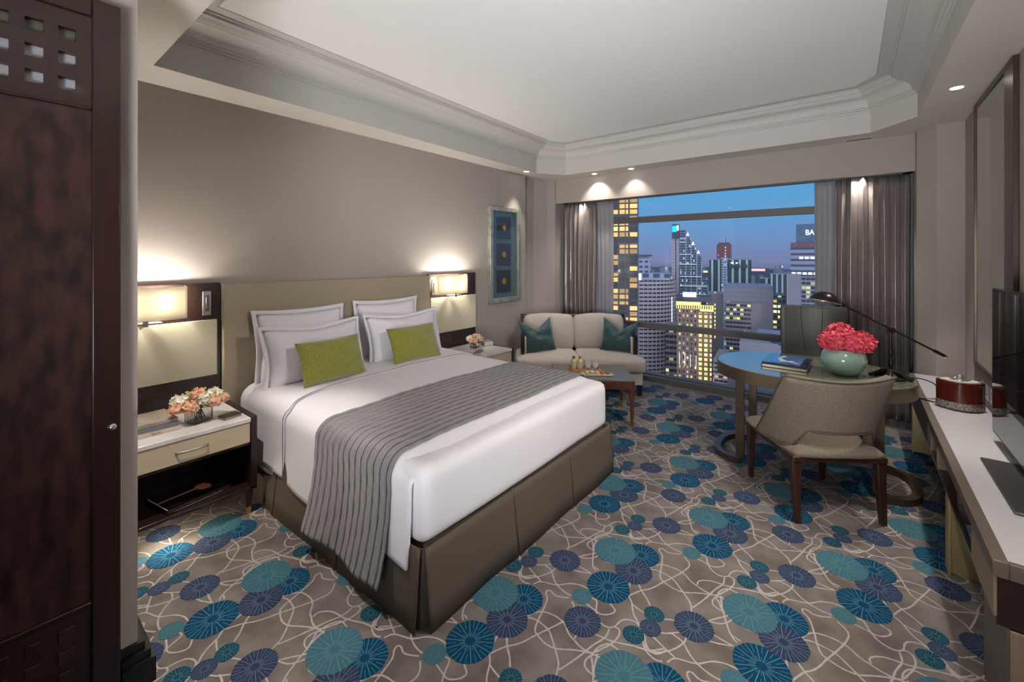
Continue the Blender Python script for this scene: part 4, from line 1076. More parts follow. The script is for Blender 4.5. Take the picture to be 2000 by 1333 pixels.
one('lamp_cable', cd, M['blackmat'], 'thin black cable dropping from the desk lamp to the white counter', 'cable', smooth=True)

# ------------------------------------------------------------------ upholstered chair before the desk
ch = thing('dining_chair', 'tweed tub-back chair with walnut legs drawn up to the oval desk', 'chair', (-.24, 3.43, 0), math.radians(36))
# local x across, y towards the desk
def seat_out(v, g=0): # half width at depth v (-1 rear, 1 front)
    return .280+.010*v+g
sc_ = MB()
def seat_top(u, v):
    a = 2*u-1; c = 2*v-1
    r = (abs(a)**6+abs(c)**6)**(1/6); 
    hw = seat_out(c); x = a*hw*(1-.06*abs(c)**4); y = c*.300*(1-.06*abs(a)**4)
    return (x, y, .418+.045*(1-max(abs(a),abs(c))**5)+.012*(1-a*a)*(1-c*c))
sc_.grid(seat_top, 24, 24)
def seat_side(u, v):
    k = int(u*4) if u < 1 else 3; t = u*4-k; s_ = 2*t-1
    a, c = [(s_,-1),(1,s_),(-s_,1),(-1,-s_)][k]
    x = a*seat_out(c)*(1-.06*abs(c)**4); y = c*.300*(1-.06*abs(a)**4)
    return (x*(1+.01*math.sin(PI*v)), y*(1+.01*math.sin(PI*v)), .395+.023*v)
sc_.grid(seat_side, 96, 3)
sc_.build('seat', M['tweed'], ch, smooth=True, weld=True)
MB().box(-.272,.272,-.288,.288,.362,.396).build('seat_frame', M['chairwood'], ch, bevel=.006)
for sx_ in (-1,1):
    lg = MB(); x = sx_*.245; y = -.252
    lg.add([(x-.016,y-.045,0.001),(x+.016,y-.045,0.001),(x+.016,y-.015,0.001),(x-.016,y-.015,0.001),(x-.022,y-.030,.25),(x+.022,y-.030,.25),(x+.022,y+.010,.25),(x-.022,y+.010,.25),(x-.027,y-.026,.37),(x+.027,y-.026,.37),(x+.027,y+.022,.37),(x-.027,y+.022,.37)],
           [(0,3,2,1),(0,1,5,4),(1,2,6,5),(2,3,7,6),(3,0,4,7),(4,5,9,8),(5,6,10,9),(6,7,11,10),(7,4,8,11),(8,9,10,11)])
    lg.build('leg', M['chairwood'], ch, bevel=.004)
    MB().frustum(sx_*.248,.255,0.001,.37,.014,.014,.024,.024).build('leg', M['chairwood'], ch, bevel=.003)
# back shell
AM = math.radians(96)
def ztop(p):
    q = abs(p)/AM; return .868-.010*math.cos(p*2)-.02*max(0,(q-.9)/.1)**2
def zlow(p):
    q = abs(p)/AM
    if q < .36: return .545
    if q < .50: return .545-(.545-.43)*(0.5-0.5*math.cos(PI*(q-.36)/.14))
    return .430
def shell(u, v, g=0.0):
    p = -AM+2*AM*u; zt, zl = ztop(p), zlow(p); z = zl+(zt-zl)*v; p *= 1-.24*(max(0,z-.45)/.42)**.9
    h = (z-.42)/.45
    rx = .305+.015*h+g; ry = .285+g
    x = rx*math.sin(p)*(1 if abs(p) < PI/2 else 1); y = -(1-h)*ry*math.cos(p) - h*(.235+(.115+g)*math.cos(p))
    return (x-.005, y, z)
bs = MB(); bs.grid(lambda u,v: shell(u,v), 72, 14)
bs.build('backrest', M['tweed'], ch, smooth=True, solid=.046, bevel=0)
pp_ = MB()
pp_.tube([shell(i/72,1,.024) for i in range(73)], .0042, n=6); pp_.tube([shell(i/72,0,.024) for i in range(73)], .0042, n=6)
pp_.tube([shell(0,j/14,.024) for j in range(15)], .0042, n=6); pp_.tube([shell(1,j/14,.024) for j in range(15)], .0042, n=6)
pp_.build('piping', M['piping_tweed'], ch, smooth=True)

# ------------------------------------------------------------------ grey leather desk chair behind the desk
oc = thing('office_chair', 'high-backed grey leather chair on the window side of the oval desk', 'chair', (-.28, 4.66, 0), math.radians(8))
def ocb(u, v):
    a = 2*u-1; z = .50+.62*v
    hw = (.255-.020*(1-v)*abs(1-v)) ; hw *= (1-.05*max(0,(v-.93)/.07)**2)
    return (a*hw, .20+.10*v-.05*(a*a)+.03*math.sin(PI*v), z)
MB().grid(ocb, 24, 24).build('backrest', M['greyleather'], oc, smooth=True, solid=.05)
sm_ = MB()
for s_ in (-1, 1):
    pts = []
    for k in range(20):
        v = k/19; x = s_*(.085-.06*(1-v)**1.6*(1 if s_ < 0 else .5)) - .01; 
        p = ocb((x/.255+1)/2, v); pts.append((p[0], p[1]-.026, p[2]))
    sm_.tube(pts, .0028, n=6)
sm_.build('seam', M['stitch'], oc, smooth=True)
cushion(-.25,.25,-.30,.20,.42,.51,.035,.008).build('seat', M['blackmat'], oc, smooth=True, weld=True)
MB().box(-.03,.03,.15,.28,.40,.56).cyl((0,-.03,.10),(0,-.03,.42),.028).build('column', M['black'], oc, smooth=True, auto=40)
MB().box(-.285,-.255,-.25,.12,.60,.625).box(-.285,-.26,-.08,-.04,.46,.60).box(.255,.285,-.25,.12,.60,.625).box(.26,.285,-.08,-.04,.46,.60).build('armrest', M['blackmat'], oc, bevel=.005)
for k in range(5):
    a = 2*PI*k/5+.3; c, s_ = math.cos(a), math.sin(a)
    o = MB().tube([(0,-.03,.10),(.14*c,-.03+.14*s_,.085),(.27*c,-.03+.27*s_,.062)],[.022,.017,.013],n=8).build('leg', M['chrome'], oc, smooth=True)
    MB().ball((.27*c,-.03+.27*s_,.030),.029,n=14,m=8).build('castor', M['black'], o, smooth=True)

# ------------------------------------------------------------------ long counter along the right wall
cr_ = thing('wall_counter', 'long white topped counter unit along the right wall, on flat gold legs', 'console', (.50, 3.38, 0))
CX, CY = .50, 3.38
def cbx(mb, x0,x1,y0,y1,z0,z1): return mb.box(x0-CX,x1-CX,y0-CY,y1-CY,z0,z1)
ya, yb = 2.06, 4.955; xf = .345
cb_ = MB(); cbx(cb_, .382, E-.003, ya+.02, yb, .575, .600); cb_.build('white_top', M['counter'], cr_)
fb = MB(); cbx(fb, xf,.382,ya,yb,.548,.602); cbx(fb,.382,E-.003,ya,ya+.02,.548,.602); fb.build('fascia', M['brownpanel'], cr_, bevel=.003)
bd_ = MB(); cbx(bd_, xf+.01,E-.003,ya+.01,yb,.390,.408); cbx(bd_, E-.02,E-.003,ya+.01,yb,.408,.575); cbx(bd_, xf+.012,E-.02,ya+.01,ya+.03,.408,.575); cbx(bd_,xf+.012,E-.02,yb-.02,yb,.408,.575)
cbx(bd_, .382,E-.02,ya+.03,yb-.02,.560,.575)
bd_.build('carcass', M['darkwood'], cr_)
for y0_, y1_, m_, nm in ((3.72,4.95,'brownpanel','drawer_front'),(2.075,2.42,'lightpanel','drawer_front')):
    q = MB(); cbx(q,xf+.004,xf+.022,y0_,y1_,.412,.546); q.build(nm, M[m_], cr_, bevel=.002)
for y_ in (3.33, 3.62): 
    q = MB(); cbx(q,xf+.006,E-.02,y_,y_+.035,.408,.560); q.build('divider', M['lightpanel'], cr_, bevel=.002)
for y_ in (3.02, 4.74):
    q = MB(); cbx(q,xf+.012,xf+.022,y_,y_+.085,0.001,.390); cbx(q,xf+.022,E-.05,y_+.03,y_+.045,0.001,.390); q.build('leg', M['gold'], cr_, bevel=.001)
mp_ = thing('media_box', 'black glass fronted media box in the open shelf of the counter', 'electronics', (.50, 2.66, .409))
MB().box(-.13,.12,-.17,.17,0,.085).build('casing', M['blackmat'], mp_, bevel=.004); MB().box(-.136,-.13,-.17,.17,.003,.083).build('glass_front', M['screen'], mp_, bevel=.001)
# low cabinet under the near end
lc = thing('minibar_cabinet', 'dark floor cabinet with perforated metal front below the near end of the counter', 'cabinet', (.52, 2.12, 0))
MB().box(-.135,.16,-.055,.27,.002,.388).build('body', M['darkwood'], lc, bevel=.003)
MB().box(-.05,.155,-.068,-.056,.03,.35).build('perforated_front', M['mesh'], lc); MB().box(-.137,-.050,-.062,-.056,.002,.388).build('stile', M['lightpanel'], lc)
MB().box(-.142,-.136,-.055,.27,.002,.388).build('side_panel', M['brownpanel'], lc)
# back panel and sockets
bp_ = thing('backsplash_panel', 'brown panel with power sockets on the wall behind the counter', 'wall panel', (E-.002, 3.25, 0))
MB().box(-.018,0,-1.25,1.25,.603,.812).build('board', M['brownpanel'], bp_, bevel=.002)
for k, yy in enumerate((.95,.835,.72)):
    q = MB().box(-.022,-.018,yy-.05,yy+.05,.655,.755).build('socket_plate', M['steel'], bp_, bevel=.002)
    hh = MB()
    for a in (-.018,.018): hh.box(-.0232,-.022,yy+a-.004,yy+a+.004,.69,.703)
    hh.box(-.0232,-.022,yy-.004,yy+.004,.718,.731); hh.build('socket_holes', M['black'], q)
# mirror
mi_ = thing('wall_mirror', 'tall mirror in a wide bronze frame on the right wall, up to the ceiling', 'mirror', (E-.002, 3.98, 0))
MB().box(-.014,-.006,-.30,.50,.835,2.64).build('mirror_glass', M['mirror'], mi_)
MB().box(-.022,0,.50,.515,.82,2.67).box(-.022,0,-.48,.515,2.64,2.67).box(-.022,0,-.48,.515,.818,.835).box(-.022,0,-.48,-.30,.835,2.64).build('frame', M['bronzedark'], mi_, bevel=.002)
# television
tv = thing('television', 'black flat screen television standing on the white counter', 'television', (.585, 2.80, .602))
MB().box(-.012,.020,-.62,.62,.045,.815).build('casing', M['blackmat'], tv, bevel=.004)
MB().box(-.0150,-.0122,-.608,.608,.060,.805).build('screen', M['screen'], tv)
MB().box(-.115,.075,-.33,.25,0,.010).build('base_plate', M['greydark'] if 'greydark' in M else M.setdefault('greydark', mat('graphite_plate', (.045,.043,.040), .35)), tv, bevel=.004)
MB().box(.0,.03,-.08,.08,.010,.20).build('neck', M['blackmat'], tv, bevel=.003)
# red lacquer box
rb_ = thing('tea_box', 'red lacquered lozenge box with silver knob and filigree band on the counter', 'box', (.525, 3.985, .602), YAW-.62)
def lens_(a, b_, n=9):
    out = []
    for k in range(n): t = -1+2*k/(n-1); out.append((a*t, -b_*(1-abs(t)**2.2)-.004))
    for k in range(n): t = 1-2*k/(n-1); out.append((a*t, b_*(1-abs(t)**2.2)+.004))
    return out
MB().prism(lens_(.112,.078), .050,.172).build('body', M['redbox'], rb_, bevel=.003)
MB().prism(lens_(.112,.078), .0,.008).build('foot', M['redbox'], rb_, bevel=.001); MB().prism(lens_(.1135,.0795), .008,.050).build('filigree_band', M['ornament'], rb_)
ld = MB().prism(lens_(.113,.079), .173,.180).build('lid', M['redbox'], rb_, bevel=.002)
MB().prism(lens_(.094,.060), .180,.184).build('inlay', M['plate'], ld)
MB().lathe([(.045,.184),(.040,.190),(.022,.197),(.012,.201),(.018,.207),(.020,.213),(.013,.220),(.0001,.222)],n=20).tube([(-.05,0,.188),(-.02,0,.198),(.02,0,.198),(.05,0,.188)],.005).tube([(0,-.045,.188),(0,-.02,.198),(0,.02,.198),(0,.045,.188)],.005).build('knob', M['chrome'], ld, smooth=True)

# ------------------------------------------------------------------ the city beyond the glass
def facade(name, wallc, glassc, cw, chh, fw_, fh, lit, litc=(1,.72,.30), es=1.2, hstripe=False, glow=None):
    m = bpy.data.materials.new(name); m.use_nodes = True
    nt = m.node_tree; N = nt.nodes; L = nt.links; b = N['Principled BSDF']
    tc = N.new('ShaderNodeTexCoord'); sp = N.new('ShaderNodeSeparateXYZ'); L.new(tc.outputs['Object'], sp.inputs[0])
    ng = N.new('ShaderNodeSeparateXYZ'); L.new(tc.outputs['Normal'], ng.inputs[0])
    def mth(op, a=None, b_=None):
        q = N.new('ShaderNodeMath'); q.operation = op
        for i, x in enumerate((a, b_)):
            if x is None: continue
            if hasattr(x, 'links'): L.new(x, q.inputs[i])
            else: q.inputs[i].default_value = x
        return q.outputs[0]
    ax = mth('GREATER_THAN', mth('ABSOLUTE', ng.outputs[0]), 0.7)
    u = mth('ADD', mth('MULTIPLY', sp.outputs[0], mth('SUBTRACT', 1.0, ax)), mth('MULTIPLY', sp.outputs[1], ax))
    uu = mth('DIVIDE', mth('ADD', u, 500.13), cw); vv = mth('DIVIDE', mth('ADD', sp.outputs[2], 500.2), chh)
    fu = mth('FRACT', uu); fv_ = mth('FRACT', vv)
    mu = mth('LESS_THAN', mth('ABSOLUTE', mth('SUBTRACT', fu, .5)), fw_/2); mv = mth('LESS_THAN', mth('ABSOLUTE', mth('SUBTRACT', fv_, .5)), fh/2)
    top = mth('LESS_THAN', mth('ABSOLUTE', ng.outputs[2]), 0.5)
    win = mth('MULTIPLY', mth('MULTIPLY', mu, mv), top)
    cb2 = N.new('ShaderNodeCombineXYZ'); L.new(mth('FLOOR', uu), cb2.inputs[0]); L.new(mth('FLOOR', vv), cb2.inputs[1]); L.new(ax, cb2.inputs[2])
    wnz = N.new('ShaderNodeTexWhiteNoise'); wnz.noise_dimensions = '3D'; L.new(cb2.outputs[0], wnz.inputs['Vector'])
    on = mth('LESS_THAN', wnz.outputs['Value'], lit)
    var = mth('ADD', mth('MULTIPLY', mth('FRACT', mth('MULTIPLY', wnz.outputs['Value'], 37.7)), 1.0), .35)
    mx = N.new('ShaderNodeMix'); mx.data_type = 'RGBA'; mx.inputs[6].default_value = (*wallc,1); mx.inputs[7].default_value = (*glassc,1); L.new(win, mx.inputs[0])
    L.new(mx.outputs[2], b.inputs['Base Color'])
    b.inputs['Roughness'].default_value = .6
    b.inputs['Emission Color'].default_value = (*litc,1)
    L.new(mth('MULTIPLY', mth('MULTIPLY', mth('MULTIPLY', win, on), var), es), b.inputs['Emission Strength'])
    return m
CG = -110.0
class City:
    """a block out in the city; s, z are metres across and up on a survey plane d metres out, k the scale to its true distance"""
    def __init__(s, name, label, s0, s1, d, cat='building', group=None, turn=0.0, k=1.0):
        s.cs, s.cd = (s0+s1)/2, d
        th = math.atan2(s.cs, d); s.kx = math.cos(th)
        x, y = view_xy(s.cs*k, d*k)
        s.root = thing(name, label, cat, (x, y, 1.58+(CG-1.58)*k), YAW-th+turn, group)
        s.root.scale = (k*s.kx, k, k)
    def box(s, nm, m_, s0, s1, z0, z1, d0=0, dep=20, parent=None, bevel=0):
        return MB().box(s0-s.cs, s1-s.cs, d0, d0+dep, z0-CG, z1-CG).build(nm, m_, parent or s.root)
F1 = facade('dark_tower_facade', (.060,.056,.056), (.035,.040,.045), 2.14, 1.18, .84, .74, .66, (1,.60,.18), 1.05)
F2 = facade('terraced_hotel_facade', (.42,.38,.42), (.035,.045,.075), 1.45, 1.45, .78, .42, .02, (.9,1,.9), 1.5)
F3 = facade('pale_blue_block_facade', (.34,.42,.55), (.06,.09,.16), 3.4, 3.1, .6, .45, .10, (.6,.9,1), .7)
F4 = facade('striped_block_facade', (.28,.38,.50), (.04,.07,.14), 60, 3.2, 1.0, .45, .0)
F5 = facade('slab_facade', (.40,.36,.44), (.22,.20,.27), 3.0, 3.2, .35, .5, .0)
F6 = facade('blue_glass_facade', (.25,.34,.42), (.012,.035,.085), 1.4, 2.4, .86, .80, .10, (.75,1,.85), .55)
F7 = facade('warm_hotel_facade', (.24,.19,.18), (.05,.05,.04), 1.66, 1.98, .42, .50, .30, (1,.72,.26), .9)
F7b = facade('warm_hotel_stair_facade', (.26,.22,.20), (.1,.09,.05), 2.3, 1.98, .58, .62, 1.0, (1,.70,.22), 1.3)
F8 = facade('office_band_facade', (.26,.24,.28), (.020,.035,.045), 1.7, 2.07, .92, .52, .22, (.85,.85,.35), .8)
F9 = facade('plain_clad_facade', (.245,.25,.30), (.205,.21,.26), 80, 2.07, 1.0, .12, .0)
F10 = facade('corner_lit_facade', (.09,.12,.13), (.03,.04,.05), 2.0, 2.4, .75, .5, .7, (1,.85,.35), 1.1)
F11 = facade('arched_block_facade', (.50,.58,.62), (.03,.08,.09), 8.4, 90, .70, .90, .0)
F12 = facade('rose_tower_facade', (.17,.07,.09), (.22,.11,.13), 4.0, 4.2, .4, .5, .10, (1,.7,.6), .5)
F13 = facade('bank_tower_facade', (.26,.30,.40), (.06,.08,.13), 50, 4.0, 1.0, .42, .0)
F14 = facade('bank_tower_lit_facade', (.26,.26,.32), (.03,.045,.07), 3.2, 3.1, .9, .62, .22, (.9,.85,.35), .9)
F15 = facade('low_band_facade', (.27,.19,.19), (.03,.04,.05), 1.3, 1.2, .85, .50, .30, (1,.62,.35), .55)
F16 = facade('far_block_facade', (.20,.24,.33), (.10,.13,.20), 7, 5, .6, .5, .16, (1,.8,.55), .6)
roofm = mat('city_roof', (.22,.27,.36), .8); roofd = mat('city_roof_dark', (.07,.09,.13), .8)
sgw = mat('white_lit_sign', (.9,.95,1), .5, emit=(.85,.97,1), es=1.3); sgt = mat('teal_lit_sign', (0,.4,.45), .5, emit=(0,.62,.66), es=1.0)
sgy = mat('golden_lit_crown', (.8,.6,.2), .5, emit=(1,.74,.22), es=1.0); whl = mat('white_lit_band', (.8,.8,.8), .5, emit=(.9,.97,.9), es=.9)
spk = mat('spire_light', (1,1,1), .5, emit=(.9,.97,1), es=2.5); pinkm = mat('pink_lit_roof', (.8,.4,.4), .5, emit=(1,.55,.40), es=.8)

c = City('dark_glass_tower', 'dark glass tower with golden lit windows just right of the left curtains', 17, 26.4, 90, k=2.8)
c.box('shaft', F1, 17, 26.3, CG, 24, 0, 14)
c.box('corner_mullion', roofd, 26.15, 26.45, CG, 24, -.15, .3); c.box('corner_mullion', roofd, 23.6, 23.8, CG, 24, -.15, .3)
for k in range(9): c.box('floor_band', roofd, 17, 26.4, 16-k*5.9, 16.2-k*5.9, -.12, .12)

c = City('curved_hotel', 'pale curved hotel block with rows of balconies behind the loveseat', 36, 50, 132, k=2.9)
R2 = 13.0; cxs = 38.0
def cyl_wall(z0, z1, r, m_, nm, a0=-100, a1=80, n=48):
    b = MB(); cx_, cy_ = cxs-c.cs, R2
    vs = []; fs = []
    for i in range(n+1):
        a = math.radians(a0+(a1-a0)*i/n); vs += [(cx_+r*math.sin(a), cy_-r*math.cos(a), z0-CG), (cx_+r*math.sin(a), cy_-r*math.cos(a), z1-CG)]
    for i in range(n): fs.append((2*i,2*i+2,2*i+3,2*i+1))
    b.add(vs, fs)
    b.add([(cx_+r*math.sin(math.radians(a0+(a1-a0)*i/n)), cy_-r*math.cos(math.radians(a0+(a1-a0)*i/n)), z1-CG) for i in range(n+1)], [tuple(range(n+1))])
    return b
hotw = facade('hotel_window_band', (.36,.33,.37), (.022,.030,.055), 1.55, 400, .80, 1.0, .0)
cyl_wall(CG, -5.6, R2-.35, None, '').build('window_wall', mat('hotel_dark_glass', (.030,.036,.06), .4), c.root)
bal = mat('hotel_balcony', (.43,.40,.44), .7)
sl = MB()
for k in range(38):
    w_ = cyl_wall(-6.75-k*1.25, -6.05-k*1.25, R2, None, ''); sl.v and None
    base = len(sl.v); sl.v += w_.v; sl.f += [tuple(base+i for i in f) for f in w_.f]; sl.mi += w_.mi
sl.build('balcony_bands', bal, c.root)
pi_ = MB()
for k in range(22):
    a = math.radians(-60+k*6.4); x = cxs-c.cs+(R2-.15)*math.sin(a); y = R2-(R2-.15)*math.cos(a)
    pi_.box(x-.12,x+.12,y-.2,y+.15,CG-CG,-5.6-CG)
pi_.build('piers', bal, c.root)
MB().box(-5.0,5.5,4,14,-5.6-CG,-3.6-CG).build('roof_storey', F3, c.root); c.box('roof_light', whl, 37.9, 39.6, -6.5, -3.5, -.2+2, .4)

c = City('pale_blue_block', 'pale blue office block rising behind the curved hotel', 76, 85, 262, k=1.7)
c.box('shaft', F3, 74, 84.6, CG, .5, 0, 18); c.box('roof_slab', roofd, 75, 85.4, 2.2, 3.2, -1, 18); c.box('plant_room', roofm, 76, 83.5, .5, 2.2, 0, 12)
c = City('striped_block', 'blue striped office block left of the stepped tower', 104, 116, 300, k=1.75)
c.box('shaft', F4, 108, 116.5, CG, -19, 0, 20); c.box('upper_block', F4, 96, 107, CG, -13, 4, 20); c.box('plant_room', roofm, 103, 109, -13, -6, 6, 8)
rr_ = MB(); rr_.add([(102.5-c.cs,6,-9-CG),(106-c.cs,6,-9-CG),(104.2-c.cs,9,-4-CG),(102.5-c.cs,12,-9-CG),(106-c.cs,12,-9-CG)],[(0,1,2),(1,4,2),(4,3,2),(3,0,2)]); rr_.build('red_roof', F12, c.root)
c = City('stepped_tower', 'tall stepped dark blue tower with a teal sign at its top', 156, 190, 420)
c.box('core_slab', F5, 156, 163, CG, 20, 0, 14); c.box('core_groove', roofd, 159.2, 160.2, CG, 20, -.2, .3)
c.box('sign_block', roofd, 156, 163.4, 20, 34.2, -.5, 14); c.box('sign_panel', sgt, 156.3, 160.6, 26.6, 32.6, -1, .4)
c.box('sign_letter', sgw, 160.8, 162.6, 28, 33, -1, .4)
for k, (a, e, z) in enumerate(((163.6,169.4,28.6),(170.3,174.6,20.4),(175.6,180,11.4),(180.8,184.6,2.8),(185.2,190.5,-18.5))):
    c.box('glass_bay', F6, a, e, CG, z, -1-k*.4, 14); c.box('pilaster', mat('tower_pilaster', (.36,.42,.50), .7) if k == 0 else bpy.data.materials['tower_pilaster'], e-.05, e+.75, CG, z-6, -1.4-k*.4, 2)
    if k in (1,2,3):
        MB().lathe([(.0001,0),(1.5,0),(.0001,3.2)], n=8, mx=Matrix.Translation((a+1.2-c.cs,3,z-CG+2.5))).build('spire_light', spk, c.root)
        c.box('spire_base', roofm, a+.2, e-.6, z, z+2.5, 1, 4)
for z, a, e in ((16.5,163.6,169.4),(20.0,163.6,169.4),(4.6,163.6,174.6),(-5,163.6,180),(-17,163.6,184.6),(-26,164,190),(-34,164,190)):
    c.box('lit_storey', mat('dim_lit_storey', (.4,.5,.5), .5, emit=(.6,.8,.8), es=.35) if 'dim_lit_storey' not in bpy.data.materials else bpy.data.materials['dim_lit_storey'], a, e, z-.45, z+.35, -2.9, .2)
c = City('warm_lit_hotel', 'hotel with golden lit crown and rows of yellow windows in the middle of the view', 69, 84.6, 181, k=1.7)
c.box('main_block', F7, 69.2, 78.4, CG, -17.2, 0, 16); c.box('stair_bays', F7b, 78.6, 83.9, CG, -21.5, -.6, 16)
c.box('lit_crown', sgy, 69.0, 79.4, -20.1, -17.2, -.8, .5); c.box('lit_crown', sgy, 79.0, 84.6, -20.9, -18.4, -1.1, .5)
cd_ = MB()
for k in range(16): cd_.box(69.3+k*.95-c.cs, 69.75+k*.95-c.cs, -1.35, -1.2, -20.0-CG, -18.5-CG)
cd_.build('crown_piers', bpy.data.materials['office_band_facade'], c.root)
c.box('roof_terrace', roofd, 69, 84, -17.2, -15.2, 3, 12)
for k in range(5): c.box('facade_lamp', whl, 70.3+k*2.35, 70.5+k*2.35, -44-.4*k, -38.6-.4*k, -.5, .3)
c = City('roof_sign', 'white lit sign on the roof above the golden hotel crown', 72.7, 78.4, 183, 'sign', k=1.7)
c.box('lettered_panel', sgw, 72.7, 78.4, -15.3, -13.3, 0, .3); c.box('support', roofd, 73, 78, -17, -15.3, .1, .3)
c = City('slim_grey_tower', 'slim grey tower with one column of yellow lights beside the golden hotel', 87, 91.6, 187, k=2.05)
c.box('shaft', F9, 84.9, 91.9, CG, -14.2, 0, 14)
for k in range(9): c.box('lit_window', sgy, 88.0, 88.5, -19.6-k*1.75, -18.6-k*1.75, -.12, .12)
c.box('beacon', pinkm, 88, 88.5, -14.2, -13.6, 2, .5)
c = City('wide_office_block', 'broad grey office block with dark window bands on its left half', 99, 126, 202, k=1.7)
c.box('clad_wing', F9, 112.5, 122.4, CG, -16.8, -.3, 22); c.box('window_wing', F8, 100, 112.4, CG, -16.8, 0, 22); c.box('parapet', F9, 99.3, 122.4, -19.6, -12.6, -.4, 22)
c.box('roof', roofm, 100, 121.5, -12.6, -11.6, 1, 18); c.box('corner_bays', F10, 122.6, 128, CG, -16, 1, 18)
c = City('arched_block', 'white office block with tall arched window bays and lit signs on top', 238, 288, 520)
c.box('main_block', F11, 238, 289, CG, -1.5, 0, 30); c.box('core', F3, 253, 260.5, CG, 1.2, -2, 8); c.box('roof', roofm, 240, 286, -1.5, .2, 2, 20)
for a in (261.8, 269.5, 277.9): 
    MB().lathe([(3.2,0),(3.2,.6)], n=20, mx=Matrix.Translation((a+3.2-c.cs,-.6,-9-CG)) @ Matrix.Rotation(PI/2,4,'X')).build('arch_head', roofd, c.root)
c.box('lit_sign', sgw, 264.5, 267.5, -9, -4.5, -.8, .4); c.box('lit_sign', sgw, 270.5, 272.6, -8.6, -4.5, -.8, .4)
c = City('rose_tower', 'dark red tower standing far behind the arched block', 358, 384, 752)
c.box('shaft', F12, 358, 383.6, CG, 24.5, 0, 24); c.box('crown', roofd, 361, 381, 24.5, 27.5, 3, 16); c.box('mast', roofd, 373, 374, 27.5, 35, 8, 1)
for k in range(7): c.box('lit_window', sgw, 372.4, 373.8, -12+k*5, -10.6+k*5, -.4, .4)
c = City('bank_tower', 'stepped grey tower with a white lit roof sign by the right curtain', 194, 218, 300)
c.box('lower_block', F14, 195.5, 220, CG, -11.6, 0, 20); c.box('lower_pier', F9, 192, 201.5, CG, -10, -1, 20); c.box('upper_block', F13, 194, 220, -11, 10, .5, 18)
c.box('sign_block', bpy.data.materials.get('x') or mat('roof_screen', (.10,.17,.28), .6, var=.3, vscale=.5), 198, 220, 10, 25, 1.5, 14)
c.box('red_lit_ledge', mat('rose_ledge', (.25,.12,.16), .6, var=.5, vscale=1.2), 194, 220, 9.0, 12.0, -.2, 1)
for k in range(4): c.box('lit_window', whl, 200.3+k*3.9, 203.2+k*3.9, .4, 2.0, .3, .2)
for k in range(5): c.box('lit_window', whl, 195+k*3.9, 197.6+k*3.9, -10.4, -8.9, -.2, .2)
so = MB()
text_obj('sign_lettering', 'BA', 5.2, sgw, c.root, (207.7-c.cs, 1.3, 18.9-CG), (PI/2,0,0), .1)
c = City('arched_terrace', 'low white building with a row of tall arches beside the stepped grey tower', 266, 292, 450)
c.box('main_block', facade('arch_terrace_facade', (.46,.50,.56), (.04,.08,.10), 5.6, 60, .66, .9, 0), 270, 292, CG, -16, 0, 20); c.box('wing', F11, 259, 269, CG, -21, 3, 20)
c = City('podium_roof', 'blue grey low roof with a small dome below the office block', 78, 112, 150, k=1.7)
c.box('podium', F9, 78, 112, CG, -30, 6, 26); c.box('upper_roof', roofm, 84, 112, -30, -28.4, 12, 18); c.box('front_roof', roofd, 74, 112, CG, -34.5, 2, 6)
MB().lathe([(4.2,0),(4.0,1.2),(3.1,2.4),(1.6,3.1),(.0001,3.3)], n=24, mx=Matrix.Translation((94-c.cs,10,-30.4-CG))).build('dome', roofd, c.root, smooth=True)
c = City('banded_low_block', 'block with rose lit window bands seen under the oval desk', 52, 82, 112, k=2.4)
c.box('main_block', F15, 51.5, 82, CG, -27, 0, 16); c.box('roof', roofm, 51.5, 82, -27, -26.6, 0, 16)
for k in range(12): c.box('concrete_band', bal, 51.5, 82, -28.3-k*1.2, -27.9-k*1.2, -.3, .3)
c = City('narrow_grey_block', 'narrow grey block between the curved hotel and the golden hotel', 56, 60, 158, k=2.25)
c.box('shaft', F8, 56.5, 61.5, CG, -24, 0, 12); c.box('lit_edge', sgw, 58.6, 58.9, -22, -13, -.2, .2)
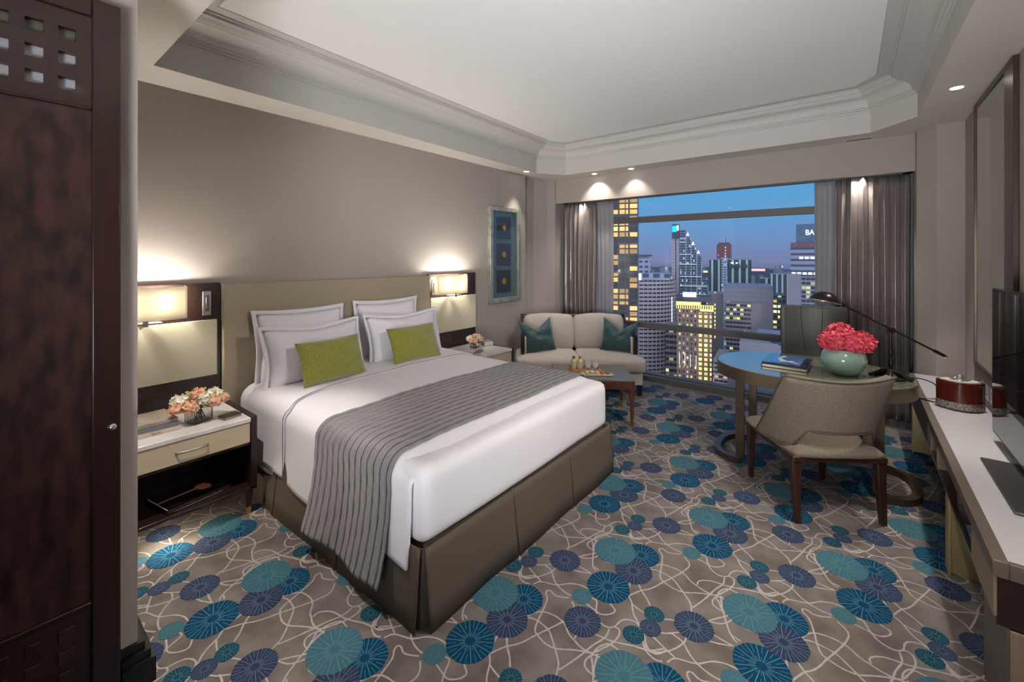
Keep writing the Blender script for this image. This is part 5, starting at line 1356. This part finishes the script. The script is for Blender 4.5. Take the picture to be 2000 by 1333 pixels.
# far skyline
rnd = random.Random(5)
zones = [(1248,1312,'above the curved hotel, left of the stepped tower'),(1370,1400,'between the stepped tower and the arched block'),(1430,1462,'behind the arched block'),(1466,1500,'right of the arched block, on the hazy skyline'),(1502,1545,'left of the stepped grey tower, on the hazy skyline')]
nth = ['leftmost','second','third','fourth','fifth','sixth','seventh','eighth']
for a_, e_, where in zones:
    n_ = max(2, int((e_-a_)/7.5))
    for k in range(n_):
        px = a_+(e_-a_)*(k+.1)/n_; d = 700+rnd.random()*1500+k*60
        s0 = (px-1000)/840*d; w_ = (e_-a_)/n_*.82/840*d; zt = 1.58+(503-rnd.uniform(517,540))/840*d
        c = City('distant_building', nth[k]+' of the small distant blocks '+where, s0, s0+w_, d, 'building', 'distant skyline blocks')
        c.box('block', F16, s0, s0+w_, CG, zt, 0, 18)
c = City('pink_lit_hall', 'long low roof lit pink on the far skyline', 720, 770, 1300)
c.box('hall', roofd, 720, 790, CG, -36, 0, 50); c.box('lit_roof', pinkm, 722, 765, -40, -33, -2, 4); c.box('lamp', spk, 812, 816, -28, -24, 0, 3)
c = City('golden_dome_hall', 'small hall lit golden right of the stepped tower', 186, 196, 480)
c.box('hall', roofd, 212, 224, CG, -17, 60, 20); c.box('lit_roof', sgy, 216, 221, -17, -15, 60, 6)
gx, gy = view_xy(0, 1500)
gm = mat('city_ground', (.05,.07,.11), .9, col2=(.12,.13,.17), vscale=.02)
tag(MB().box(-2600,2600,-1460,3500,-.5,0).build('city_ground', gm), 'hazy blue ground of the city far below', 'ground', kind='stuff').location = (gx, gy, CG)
bpy.data.objects['city_ground'].rotation_euler = (0,0,YAW)
st_ = MB(); rnd = random.Random(11)
for k in range(260):
    d = rnd.uniform(700,2400); s_ = (rnd.uniform(1240,1600)-1000)/840*d
    x, y = view_xy(s_, d); zz = rnd.uniform(CG+4, -45-.01*d); r = .0006*d
    st_.box(x-r,x+r,y-r,y+r,zz-r,zz+r)
tag(st_.build('street_lights', mat('street_light_glow', (1,.8,.5), .5, emit=(1,.75,.45), es=1.6)), 'pin-prick street lights scattered over the distant city', 'street lights', kind='stuff')
